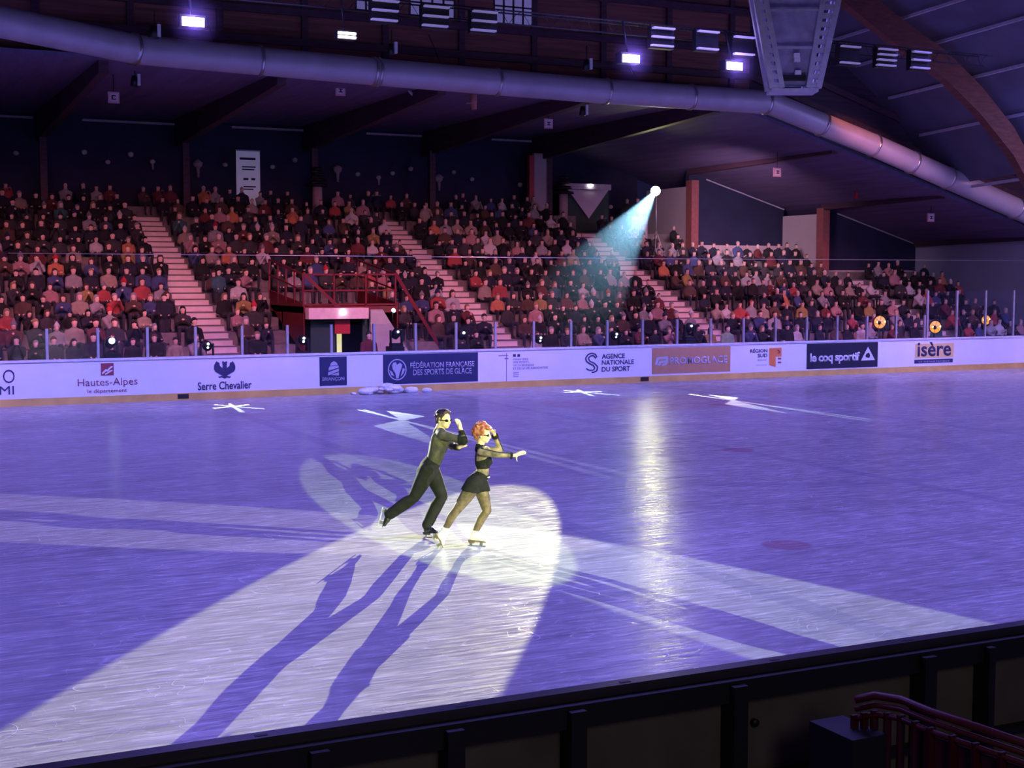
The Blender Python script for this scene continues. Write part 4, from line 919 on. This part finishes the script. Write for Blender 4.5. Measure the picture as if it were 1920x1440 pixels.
top = np.isin(nm, ['torso', 'uarmN', 'uarmF', 'farmN', 'farmF']) & (co[:, 2] > P(0, 901).z); shell(me, top, .004, 'mesh_top', SHEERW, wom, flare=wobble * .5, label='sheer black mesh top')
zb0, zb1 = P(905, 877).z, P(905, 861).z
br = (nm == 'torso') & (co[:, 2] > zb0) & (co[:, 2] < zb1 + np.clip((co[:, 0] - chest.x) * .35, -.02, .05)); shell(me, br, .008, 'bandeau', BLKCLOTH, wom, label='solid black chest band')
hm = (nm == 'torso') & (co[:, 2] > P(0, 893).z) & (co[:, 2] < P(0, 890).z); shell(me, hm, .011, 'hem_band', BLKKNIT, wom)
cl = ((nm == 'neck') & (tt < .5)) | ((nm == 'torso') & (co[:, 2] > P(0, 841.5).z)); shell(me, cl, .006, 'collar', BLKKNIT, wom)
bk = (nm == 'torso') & (co[:, 0] < P(893.5, 860).x) & (co[:, 2] > zb0); shell(me, bk, .007, 'back_panel', BLKKNIT, wom)
for q in ('farmN', 'farmF'):
    cu = (nm == q) & (tt > (.80 if q == 'farmN' else .76)); shell(me, cu, .014, 'cuff', BLKKNIT, wom, flare=np.abs(wobble) * 3)
b2 = MB(); b2.tube([shN + Vector((0, -.02, .046)), elN + Vector((0, -.012, .036)), mid(elN, wrN, .8) + Vector((0, -.01, .028))], .006, 6); b2.build('sleeve_stripe', BLKKNIT, wom)
b2 = MB(); b2.tube([elF + Vector((.036, -.012, 0)), wrF + Vector((.024, -.01, 0))], .006, 6); b2.build('sleeve_stripe', BLKKNIT, wom)
b2 = MB(); b2.box(tuple(P(914, 896, -.075)), tuple(P(918.5, 893.5, -.04))); b2.build('belt_buckle', WINK, wom, label='white belt detail')
sp = []
rr = random.Random(11)
for i in range(120):
    th = rr.uniform(0, 2 * PI); el = rr.uniform(-.5, 1.5); k_ = rr.uniform(.92, 1.14)
    a0 = -.022 + .100 * math.cos(th) * math.cos(el) * k_; b0 = .086 * math.sin(th) * math.cos(el) * k_; z0 = .036 + .086 * math.sin(el) * k_
    if a0 > .035 and z0 < .078: continue
    if z0 < .0 and a0 > -.03: continue
    sp.append((a0, b0, z0, .026, a0 + rr.uniform(-.025, .02), b0 + rr.uniform(-.02, .02), z0 + rr.uniform(-.02, .03), .015))
sp += [(.05, -.05 + .02 * i, .095, .024, .088, -.045 + .02 * i, .082, .015) for i in range(6)]
sp += [(-.05, 0, .10, .022, -.045, -.01, .150, .012), (-.02, .01, .11, .02, -.01, .0, .148, .012), (-.09, .02, -.01, .03, -.075, .02, -.07, .018), (-.09, -.03, -.01, .03, -.07, -.02, -.07, .018)]
tufts(wom, hc, hf_, hl, hu, sp, 'hair', HAIRR, 'short curly auburn hair')
glasses(wom, hc, hf_, hl, hu, .98)
skate(wom, ankN + Vector((0, 0, -.005)), P(816, 1002, -.06), P(829, 1026, -.10), WBOOT, HEELW, .98, 'white skate boot pointing down', shin=kneeN - ankN, shaft=.03)
skate(wom, ankF + Vector((0, 0, -.008)), P(879, 1016, .03), P(910, 1018, -.03), WBOOT, HEELW, .98, 'white skate boot', shin=kneeF - ankF, shaft=.02)

# ------------------------------------------------------------------ the crowd
def spectator_mesh(pose, voxel):
    """seated on the step edge (origin), facing the ice (-y); returns mesh with slots jacket, trousers, skin, hair"""
    b = MB(); bn = []; st = pose == 'stand'; up = .42 if st else 0.0
    lean = -.10 if pose in ('lean', 'elbows') else -.02
    L = []
    for s in (-1, 1):
        if st:
            L += [('leg', (.09 * s, .12, .02), .07, (.10 * s, .1, -.38), .06), ('leg', (.09 * s, .10, .45), .10, (.09 * s, .12, .02), .07), ('shoe', (.10 * s, .10, -.36), .05, (.11 * s, -.06, -.37), .04)]
        else:
            L += [('leg', (.09 * s, .08, .10), .095, (.13 * s, -.38, .12), .07), ('leg', (.13 * s, -.38, .12), .065, (.12 * s, -.36, -.28), .05), ('shoe', (.12 * s, -.35, -.34), .05, (.13 * s, -.50, -.355), .04)]
    hb = (0, .10, .10 + up); ch = (0, .10 + lean, .44 + up)
    L += [('body', (-.06, .1, .12 + up), .13, (.06, .1, .12 + up), .13), ('body', (0, .1, .14 + up), .155, ch, .165), ('body', (-.13, ch[1], .50 + up), .075, (.13, ch[1], .50 + up), .075)]
    hz = .725 + up; hy = ch[1] - .03
    L += [('skin', (0, ch[1], .52 + up), .06, (0, hy, hz - .08), .055), ('skin', (0, hy + .005, hz + .025), .092, (0, hy - .02, hz - .055), .068), ('skin', (0, hy - .095, hz - .01), .014, (0, hy - .10, hz - .025), .016)]
    for s in (-1, 1):
        sh = (.19 * s, ch[1] + .01, .47 + up)
        if pose == 'clap': el = (.22 * s, -.08, .25 + up); hn = (.03 * s, -.25, .40 + up)
        elif pose == 'phone': el = (.2 * s, -.12, .32 + up); hn = (.05 * s, -.27, .60 + up)
        elif pose == 'fold': el = (.23 * s, -.05, .24 + up); hn = (-.08 * s, -.14, .28 + up)
        elif pose == 'elbows': el = (.17 * s, -.28, .20 + up); hn = (.04 * s, -.30, .45 + up)
        elif pose == 'pockets': el = (.27 * s, .10, .20 + up); hn = (.14 * s, -.08, .10 + up)
        elif pose == 'stand': el = (.24 * s, .06, .22 + up); hn = (.14 * s, -.12, .16 + up)
        else: el = (.23 * s, .0, .22 + up); hn = (.09 * s, -.25, .20 + up)
        L += [('body', sh, .075, el, .055), ('body', el, .055, hn, .042)]
        f_ = tuple(np.array(hn) + (np.array(hn) - np.array(el)) * .28); L += [('skin', hn, .035, f_, .030)]
    for nm, p0, r0, p1, r1 in L:
        lat = (1, 0, 0); kl = 1.25 if nm == 'body' and r0 > .14 else 1; caps(b, p0, r0, p1, r1, lat, kl, .95 if kl > 1 else 1, n=8 if voxel > .04 else 12); bn.append((nm, p0, r0, p1, r1))
    me = remesh(b, voxel, 1, 'spectator')
    co = np.array([v.co[:] for v in me.vertices]); ix, tt = bone_labels(co, bn); nm = np.array([q[0] for q in bn])[ix]
    return me, co, nm, (hy, hz)
def hair_mesh(kind, hy, hz, voxel=.022):
    b = MB()
    if kind == 'short': caps(b, (0, hy + .02, hz + .045), .098, (0, hy + .045, hz + .0), .085, n=12); 
    elif kind == 'long': caps(b, (0, hy + .02, hz + .045), .10, (0, hy + .05, hz - .02), .092, n=12); caps(b, (-.06, hy + .03, hz), .05, (-.075, hy + .03, hz - .17), .04); caps(b, (.06, hy + .03, hz), .05, (.075, hy + .03, hz - .17), .04); caps(b, (0, hy + .07, hz), .06, (0, hy + .08, hz - .18), .05)
    else: caps(b, (0, hy + .012, hz + .045), .104, (0, hy + .02, hz + .075), .085, n=12); caps(b, (0, hy + .01, hz + .17), .03, (0, hy + .01, hz + .185), .028)
    me = remesh(b, voxel, 1, 'hair'); me.materials.append(HAIRM); return me
POSES = ['sit', 'clap', 'phone', 'fold', 'elbows', 'pockets', 'stand']
PM = {}; HM = {}
SHOE = mat('crowd_shoes', (.03, .03, .035), .6)
for ps in POSES:
    me, co, nm, hh = spectator_mesh(ps, .030)
    for m_ in (JACK, TROU, SKIN_J, SHOE): me.materials.append(m_)
    code = {'body': 0, 'leg': 1, 'skin': 2, 'shoe': 3}
    vi = np.array([code[q] for q in nm])
    for p_ in me.polygons: p_.material_index = int(np.bincount(vi[list(p_.vertices)]).argmax())
    PM[ps] = (me, hh)
    for hk in ('short', 'long', 'hat'): HM[(ps, hk)] = hair_mesh(hk, *hh)
COLS = [('black', (.010, .010, .014), 34), ('navy', (.014, .018, .055), 26), ('dark grey', (.05, .05, .06), 14), ('brown', (.13, .06, .04), 8), ('dark red', (.22, .02, .03), 8), ('bright red', (.60, .03, .04), 3.5),
        ('pale grey', (.40, .38, .42), 7), ('white', (.72, .68, .70), 5), ('pink', (.60, .26, .30), 4), ('orange', (.85, .22, .04), 2), ('mustard', (.50, .32, .05), 2), ('blue', (.04, .08, .30), 4), ('teal', (.03, .18, .22), 2), ('beige', (.48, .36, .28), 6)]
COLS = [(n_, tuple((.72 * c_ + .28 * (sum(v_) / 3)) * .85 for c_ in v_), w_) for n_, v_, w_ in COLS]
HCOL = [('dark', (.02, .015, .015), 10), ('brown', (.10, .05, .03), 8), ('blond', (.42, .28, .14), 3), ('grey', (.38, .36, .38), 4)]
TCOL = [('white', (.7, .68, .7), 3), ('red', (.6, .03, .05), 2), ('grey', (.25, .25, .28), 3), ('navy', (.02, .03, .09), 3)]
rc = random.Random(21)
def pick(lst): return rc.choices(lst, [q[2] for q in lst])[0]
seats = []
for si, (x0, x1, n_) in enumerate(SECT):
    for k in range(n_):
        x = x0 + .12 + rc.uniform(0, .25); j = 0
        while x < x1 - .10:
            j += 1
            inv = (VOM[0] - .5 < x < VOM[1] + .5 and k < 5) or (12.5 < x < 17.6 and k < 2)
            tri = (si == 4 and k >= 6 and x > 38.1) or (si == 5 and x > 43.5)
            occ = .95 if si < 4 else .9
            if si == 3 and k > 8: occ = .25 if x > 31.6 else .8
            if not inv and not tri and rc.random() < occ and x > 1.2: seats.append((si, k, j, x))
            x += rc.uniform(.49, .63)
def cdist(s): return (Vector((s[3], RY + s[1], 1)) - C0).dot(FWD)
def inframe(s):
    v = Vector((s[3], RY + s[1] + .1, rowz(s[1]) + .7)) - C0; z = v.dot(FWD); px = 960 + CAM_F * v.dot(RGT) / z; return -14 < px < 1934
seats = [s for s in seats if inframe(s) or s[3] < 6]
vis = sorted([s for s in seats if inframe(s)], key=cdist)
NIND = 282
ind = vis[:NIND]; rest = [s for s in seats if s not in set(ind)]
ORD = ['front', 'second', 'third', 'fourth', 'fifth', 'sixth', 'seventh', 'eighth', 'ninth', 'tenth', 'eleventh', 'twelfth', 'thirteenth']
NUM = ['first', 'second', 'third', 'fourth', 'fifth', 'sixth', 'seventh', 'eighth', 'ninth', 'tenth', 'eleventh', 'twelfth', 'thirteenth', 'fourteenth', 'fifteenth', 'sixteenth', 'seventeenth', 'eighteenth', 'nineteenth', 'twentieth']
REF = ['leftwards from left stairway', 'rightwards from left stairway', 'rightwards from middle stairway', 'rightwards from third stairway', 'rightwards past third stairway', 'rightwards from corner stairway']
PH = {'sit': 'hands on lap', 'clap': 'clapping', 'phone': 'raising hands', 'fold': 'arms folded', 'elbows': 'leaning forward', 'pockets': 'hands low', 'stand': 'standing'}
used_order = {}
byrow = {}
for s in ind: byrow.setdefault((s[0], s[1]), []).append(s)
for key, lst in byrow.items():
    lst.sort(key=lambda s: s[3], reverse=(key[0] == 0))
    for i, s in enumerate(lst): used_order[s] = i
def place(s, ps=None):
    si, k, j, x = s
    ps = ps or rc.choices(POSES, [7, 6, 1.2, 3, 3, 3, .3])[0]; c = pick(COLS); hk = rc.choices(['short', 'long', 'hat'], [5, 4, 2])[0]; hc_ = pick(TCOL if hk == 'hat' else HCOL)
    return ps, c, hk, hc_, rc.uniform(-.35, .35), rc.uniform(.84, 1.08), rc.uniform(-.12, .14)
for s in ind:
    ps, c, hk, hc_, rz, sc2, dy = place(s); me, hh = PM[ps]
    o = bpy.data.objects.new('person', me); COL.objects.link(o); o.location = (s[3], RY + s[1] + .02 + max(dy, 0), rowz(s[1]) + .001); o.rotation_euler = (0, 0, rz); o.scale = (sc2, sc2, sc2)
    o.color = c[1] + (1,)
    hd = (hc_[0] + ' knitted hat') if hk == 'hat' else (hc_[0] + ' ' + hk + ' hair')
    lab = '%s jacket, %s, %s, %s row, %s' % (c[0], hd, PH[ps].replace('hands on lap', 'seated'), ORD[s[1]], NUM[min(19, used_order[s])] + ' ' + REF[s[0]])
    tag(o, lab, 'spectator', 'spectators in the front rows of the stand')
    h = bpy.data.objects.new('knitted_hat' if hk == 'hat' else 'hair', HM[(ps, hk)]); COL.objects.link(h); h.parent = o; h.color = hc_[1] + (1,)
# everyone further up: too many to name one by one
low = {}
for ps in POSES:
    me, co, nm, hh = spectator_mesh(ps, .052)
    faces = [tuple(p_.vertices) for p_ in me.polygons]; hy, hz = hh
    hat = (nm == 'skin') & (co[:, 2] > hz - .05) & ((co[:, 1] > hy + .0) | (co[:, 2] > hz + .05))
    code = np.array([{'body': 0, 'leg': 1, 'skin': 2, 'shoe': 1}[q] for q in nm]); code[hat] = 3
    low[ps] = (co, faces, code)
vv = []; ff = []; cc_ = []; n0 = 0
stand_up = []
for x in np.arange(4.5, 33.0, .56):
    if rc.random() < .82 and not 28.3 < x < 31.6 and all(abs(x - cx_) > .4 for cx_ in (7.1, 12.4, 17.6, 22.75, 28.3)): stand_up.append((0, 13, 0, float(x + rc.uniform(-.15, .15))))
for s in rest + stand_up:
    up_ = s[1] == 13
    ps, c, hk, hc_, rz, sc2, dy = place(s); co, faces, code = low[ps]
    ca, sa = math.cos(rz), math.sin(rz); q = co * sc2
    base = (s[3], (54.0 if up_ else RY + s[1]) + .02 + max(0, dy), rowz(s[1]) + .001)
    qq = np.stack([q[:, 0] * ca - q[:, 1] * sa + base[0], q[:, 0] * sa + q[:, 1] * ca + base[1], q[:, 2] + base[2]], 1)
    tabl = np.array([c[1] + (1,), (.03, .03, .045, 1), (.72, .47, .40, 1), hc_[1] + (1,)])
    vv.append(qq); ff.extend([[i + n0 for i in f] for f in faces]); cc_.append(tabl[code]); n0 += len(co)
vv = np.concatenate(vv); cc_ = np.concatenate(cc_)
me = bpy.data.meshes.new('seated_crowd'); me.from_pydata(vv.tolist(), [], ff); at = me.color_attributes.new('Col', 'FLOAT_COLOR', 'POINT'); at.data.foreach_set('color', cc_.astype(np.float32).ravel())
me.polygons.foreach_set('use_smooth', [True] * len(me.polygons)); me.materials.append(attr_mat('crowd_colours'))
o = bpy.data.objects.new('seated_crowd', me); COL.objects.link(o); tag(o, 'dense crowd filling the upper rows of the stand up to the back wall', 'crowd', kind='stuff')

# a few people standing by the boards
for px, ps, cname, lb in ((693, 'stand', 4, 'person in dark red clothes standing in front of the white wing wall of the tunnel'), (1618, 'stand', 7, 'person in pale top standing behind the boards under the amber lamps'), (1366, 'stand', 12, 'person in pale green vest standing behind the glass, right of centre')):
    x = onY(px, 640, 39.6).x; o = bpy.data.objects.new('person', PM[ps][0]); COL.objects.link(o); o.location = (x, 39.6, .405); o.color = ((.2, .03, .04, 1), (.6, .5, .55, 1), (.35, .5, .35, 1))[(693, 1618, 1366).index(px)]
    tag(o, lb, 'spectator'); h = bpy.data.objects.new('hair', HM[(ps, 'short')]); COL.objects.link(h); h.parent = o; h.color = (.03, .02, .02, 1)

# the follow spot at the back of the stand
fs = empty('followspot', (31.2, 50.2, rowz(8)), label='blazing white follow spot on a tall tripod above the seats', cat='spotlight')
o_ = fs.location; lp = Vector((31.03, 50.0, 6.94)); ax = (Vector((4.3, 12.27, 0)) - lp).normalized(); bx_ = lp - ax * .30 - o_
b = MB(); b.tube([lp - o_ - ax * 1.0, lp - o_ - ax * .99, lp - o_ - ax * .12, lp - o_ + ax * .25], [.01, .14, .17, .20], 18, cap=False); b.build('housing', BLACK, fs)
b = MB(); b.tube([lp - o_ - ax * .115, lp - o_ - ax * .10], [.155, .155], 20); b.build('lens', E_LENS, fs)
b = MB(); b.tube([(bx_.x, bx_.y, bx_.z - .1), (bx_.x, bx_.y, 1.1)], .03, 8); b.build('pole', ALU, fs)
for t in (0, 2.1, 4.2): MB().tube([(bx_.x, bx_.y, 1.3), (bx_.x + .5 * math.cos(t), bx_.y + .35 * math.sin(t), .02)], .018, 6).build('leg', ALU, fs)
b = MB(); b.box((30.6, 51.25, rowz(9)), (31.4, 51.6, rowz(9) + 1.5)); b.build('equipment_case', mat('pale_case', (.5, .45, .55), .7), label='pale box standing behind the follow spot tripod', cat='box')

# small moving head lamps standing behind the far boards
HEADS = [(208, 640, 'up', .9), (388, 648, 'ice', .6), (567, 637, 'ice', .7), (743, 623, 'up', .55), (866, 625, 'up', .8), (1010, 636, 'ice', .6), (1152, 629, 'ice', .6), (1292, 612, 'up', .6)]
hlab = ['leftmost small moving lamp, beam fanning up to the seats', 'second small moving lamp from the left, below the left stairway', 'third small moving lamp from the left, left of the tunnel', 'small moving lamp just right of the tunnel wing wall', 'small moving lamp below the middle stairway', 'small moving lamp above the faint ministry advert', 'small moving lamp above the coiled letter emblem', 'rightmost small moving lamp, with thin beam, below third stairway']
for (px, py, md, k), lb in zip(HEADS, hlab):
    p = onY(px, py, YF + .55); f = empty('moving_head_lamp', (p.x, YF + .55, 0), label=lb, cat='stage lamp', group='moving lamps behind the far boards')
    MB().box((-.2, -.15, 0), (.2, .35, p.z - .42)).build('stand_box', BLACK, f); MB().box((-.17, -.12, p.z - .42), (.17, .15, p.z - .32)).build('base', BLACK, f)
    b = MB(); b.box((-.19, -.04, p.z - .32), (-.15, .06, p.z + .06)); b.box((.15, -.04, p.z - .32), (.19, .06, p.z + .06)); b.build('yoke', BLACK, f)
    dr = Vector((.45, .15, .75)).normalized() if md == 'up' else Vector((.0, -.8, -.35)).normalized()
    c_ = Vector((0, 0, p.z - .03)) if md == 'up' else Vector((0, 0, p.z))
    b = MB(); b.tube([c_ - dr * .16, c_, c_ + dr * .12], [.09, .14, .11], 14); b.build('head', BLACK, f)
    b = MB(); e0 = c_ + (dr * .122 if md != 'up' else dr * .122); b.tube([e0, e0 + dr * .012], [.05 * k, .04 * k], 14); b.ball(tuple(c_ + Vector((0, -.15, .05))), max(.03, .085 if k > .85 else .022 + .022 * k), 10); b.build('lens', E_SMALL, f)

def gobo(name, loc, tgt, P, col, half, kind, roll=0.0):
    o = spot(name, loc, tgt, P, col, half, .05, .01); l = o.data; l.use_nodes = True; nt = l.node_tree; em = nt.nodes['Emission']; L = nt.links.new
    o.rotation_euler = (Vector(tgt) - Vector(loc)).to_track_quat('-Z', 'Y').to_euler()
    tc = N(nt, 'ShaderNodeTexCoord'); sp = N(nt, 'ShaderNodeSeparateXYZ'); L(tc.outputs['Normal'], sp.inputs[0])
    def M_(op, a, b_=None):
        n = N(nt, 'ShaderNodeMath', operation=op)
        for i, v in enumerate((a, b_)):
            if v is None: continue
            if isinstance(v, (int, float)): n.inputs[i].default_value = v
            else: L(v, n.inputs[i])
        return n.outputs[0]
    t = math.tan(R(half)); u = M_('DIVIDE', M_('DIVIDE', sp.outputs[0], sp.outputs[2]), t); v = M_('DIVIDE', M_('DIVIDE', sp.outputs[1], sp.outputs[2]), t)
    def line(ang, wd, taper=0.0):
        ca, sa = math.cos(ang), math.sin(ang)
        d = M_('ABSOLUTE', M_('ADD', M_('MULTIPLY', u, -sa), M_('MULTIPLY', v, ca))); al = M_('ABSOLUTE', M_('ADD', M_('MULTIPLY', u, ca), M_('MULTIPLY', v, sa)))
        return M_('LESS_THAN', d, M_('ADD', M_('MULTIPLY', al, taper), wd) if taper else wd)
    if kind == 'star': k_ = M_('MAXIMUM', M_('MAXIMUM', line(R(5) + roll, .085), line(R(65) + roll, .085)), line(R(125) + roll, .085))
    else: k_ = M_('MAXIMUM', M_('MAXIMUM', line(R(84) + roll, .05), line(R(97) + roll, .05)), line(R(27) + roll, .02, .30))
    L(k_, em.inputs['Strength']); return o
GC = (.85, 1.0, 1.0)
def hp_(i): px, py = HEADS[i][:2]; p = onY(px, py, YF + .30); return Vector((p.x, YF + .30, p.z + .05))
gobo('gobo_light', hp_(1), (9.1, 35.1, 0), 5200, GC, 10.5, 'star', R(10))
gobo('gobo_light', hp_(5), (19.35, 35.1, 0), 5200, GC, 10.5, 'star', R(-10))
gobo('gobo_light', hp_(2), (11.72, 29.9, 0), 21000, GC, 6.6, 'bow', 0)
gobo('gobo_light', hp_(6), (21.65, 30.9, 0), 30000, GC, 5.8, 'bow', R(4))

# haze made visible by the follow spot beam and two small beams
def haze(name, p0, p1, r0, r1, mt, lab):
    b = MB(); b.tube([p0, p1], [r0, r1], 24); o = b.build(name, mt, label=lab, cat='haze', kind='stuff'); return o
tg_ = Vector((4.30, 12.27, 0)); hz_ = haze_mat('beam_haze', (.15, .34, 1.0), .021, .35, (tuple(lp), 31.0, 1.3))
haze('haze', lp + ax * .1, lp + ax * 29, .07, .07 + 29 * math.tan(R(2.3)), hz_, 'haze lit pale cyan along the beam of the follow spot')
for i, dr_, L_, P_ in ((0, Vector((.62, .25, .62)), 2.6, 500), (4, Vector((.75, .25, .42)), 2.6, 350), (7, Vector((.3, .35, .7)), 1.7, 260)):
    p = hp_(i) + Vector((0, .1, 0)); dr_.normalize()
    spot('beam_light', p, p + dr_, P_, (.45, .65, 1), 4.5, .3, .02)
    haze('haze', p + dr_ * .12, p + dr_ * L_, .03, .03 + L_ * math.tan(R(4.6)), haze_mat('small_beam_haze', (.4, .6, 1), .05, .2), ['thin blue haze beam rising from the leftmost small lamp', 'thin blue haze beam from the small lamp by the middle stairway', 'thin blue haze beam from the rightmost small lamp'][(0, 4, 7).index(i)])

# amber retro lamps at the far right corner
for px, py, Y_, k, lb in ((1649, 604, 38.6, 1.0, 'left amber disc lamp behind the glass'), (1753, 613, 38.3, 1.0, 'middle amber disc lamp, lowest and brightest of the three'), (1848, 600, 41.5, .8, 'right smaller amber disc lamp near the end wall')):
    p = onY(px, py, Y_); f = empty('amber_lamp', (p.x, Y_, 0), rz=R(-18), label=lb, cat='stage lamp', group='amber disc lamps')
    b = MB(); r_ = .235 * k * Y_ / 38.5
    b.tube([(0, 0, p.z), (0, -.02, p.z)], [r_, r_], 28); b.build('amber_disc', E_AMBER, f)
    b = MB(); nn = 28
    for q in range(nn):
        a0 = 2 * PI * q / nn; a1 = 2 * PI * (q + 1) / nn; b.bar((r_ * math.cos(a0), -.03, p.z + r_ * math.sin(a0)), (r_ * math.cos(a1), -.03, p.z + r_ * math.sin(a1)), .03, .03)
    b.build('rim', DARKMETAL, f)
    b = MB(); b.ball((-.03, -.06, p.z - .02), (.065, .05, .075), 12); b.build('centre_cap', BLACK, f)
    b = MB(); b.ball((-.10, -.05, p.z), (.03, .02, .035), 8); b.ball((r_ * .8, -.04, p.z + .02), (.03, .02, .04), 8); b.build('bright_bulb', E_AMB2, f)
    for q in range(6):
        a0 = q * PI / 3 + .3; MB().bar((0, -.035, p.z), (r_ * math.cos(a0), -.035, p.z + r_ * math.sin(a0)), .008, .008).build('spoke', DARKMETAL, f)
    MB().tube([(0, .06, p.z), (0, .06, 0)], .03, 8).build('pole', BLACK, f)

area('foreground_fill', (3, -4, 6), (5, 5, 0), 85, (1.0, .85, .85), 3, 3)  # unseen fill added to lift the dark foreground boards
# ------------------------------------------------------------------ near boards and the dark foreground
nb = empty('near_boards', (4, 6.0, 0), label='dark outer side of the near rink boards across the bottom', cat='boards')
def nbx(name, a, q, mt, label=None):
    b = MB(); b.box((a[0] - 4, a[1] - 6.0, a[2]), (q[0] - 4, q[1] - 6.0, q[2])); return b.build(name, mt, nb, label=label)
NBP = mat('near_board_back', (.12, .10, .075), .7, var=.2, scale=3)
nbx('board_panel', (-4, 6.20, -.1), (14, 6.26, 1.12), NBP)
nbx('inner_face', (-4, 6.26, 0), (14, 6.275, 1.12), WHITEP)
nbx('cap_rail', (-4, 6.19, 1.12), (14, 6.28, 1.17), mat('near_cap_rail', (.045, .042, .06), .35), label='dark cap rail')
nbx('top_beam', (-4, 6.12, 1.00), (14, 6.2, 1.12), BLACK); nbx('lower_beam', (-4, 6.12, .52), (14, 6.2, .56), DARKMETAL)
for px in (600, 855, 1085, 1388, 1742, 1856, 2150):
    x = onY(px, 1350, 6.08).x; wd = .045 if px != 1856 else .025; nbx('post', (x - wd, 6.07, -.1), (x + wd, 6.2, 1.1), BLACK)
for px, py in ((1175, 1280), (1455, 1238), (1707, 1201), (497, 1387), (870, 1326)):
    p = onZ(px, py, 1.17); nbx('bolt_slot', (p.x - .03, 6.215, 1.168), (p.x + .03, 6.24, 1.172), BLACK)
b = MB(); p = onY(1414, 1354, 6.19); b.tube([(p.x - 4, .195, p.z), (p.x - 4, .17, p.z)], .022, 16); b.build('round_hole', BLACK, nb)
# red folding barrier, seen from above in the dark
rb2 = [onY(x, y, yy) for x, y, yy in ((1603, 1312, 5.6), (1640, 1304, 5.55), (1690, 1312, 5.4), (1745, 1335, 5.2), (1830, 1363, 5.0), (1930, 1397, 4.8), (2040, 1436, 4.6))]
br_ = empty('crowd_barrier', rb2[3], label='dark red curved railing with upright bars at the bottom right', cat='barrier')
bo = br_.location
RAILM = mat('barrier_red', (.10, .008, .012), .45)
for dz, rr_ in ((0, .022), (-.05, .016), (-.10, .016)): MB().tube([p - bo + Vector((0, 0, dz)) for p in rb2], rr_, 8).build('top_rail', RAILM, br_)
for i in range(len(rb2) - 1):
    for t in (0, .5):
        p = rb2[i].lerp(rb2[i + 1], t); MB().box((p.x - bo.x - .02, p.y - bo.y - .01, -p.z * 1.0 - bo.z + p.z + .02 - .0), (p.x - bo.x + .02, p.y - bo.y + .01, p.z - bo.z - .08)).build('upright_bar', REDD, br_)
b = MB(); p = rb2[4]; b.hexa([(rb2[3].x - bo.x, .03 + rb2[3].y - bo.y, -bo.z + .1), (rb2[5].x - bo.x, .03 + rb2[5].y - bo.y, -bo.z + .1), (rb2[5].x - bo.x, .045 + rb2[5].y - bo.y, -bo.z + .1), (rb2[3].x - bo.x, .045 + rb2[3].y - bo.y, -bo.z + .1)], [(rb2[3].x - bo.x, .03 + rb2[3].y - bo.y, -.12), (rb2[5].x - bo.x, .03 + rb2[5].y - bo.y, rb2[5].z - bo.z - .12), (rb2[5].x - bo.x, .045 + rb2[5].y - bo.y, rb2[5].z - bo.z - .12), (rb2[3].x - bo.x, .045 + rb2[3].y - bo.y, -.12)])
b.build('red_panel', REDD, br_)
a_ = onY(1540, 1362, 5.7); c_ = onY(1603, 1362, 5.7)
b = MB(); b.box((a_.x, 5.45, -.02), (c_.x, 5.8, a_.z)); b.build('equipment_case', BLACK, label='black case on the floor left of the red railing', cat='box')
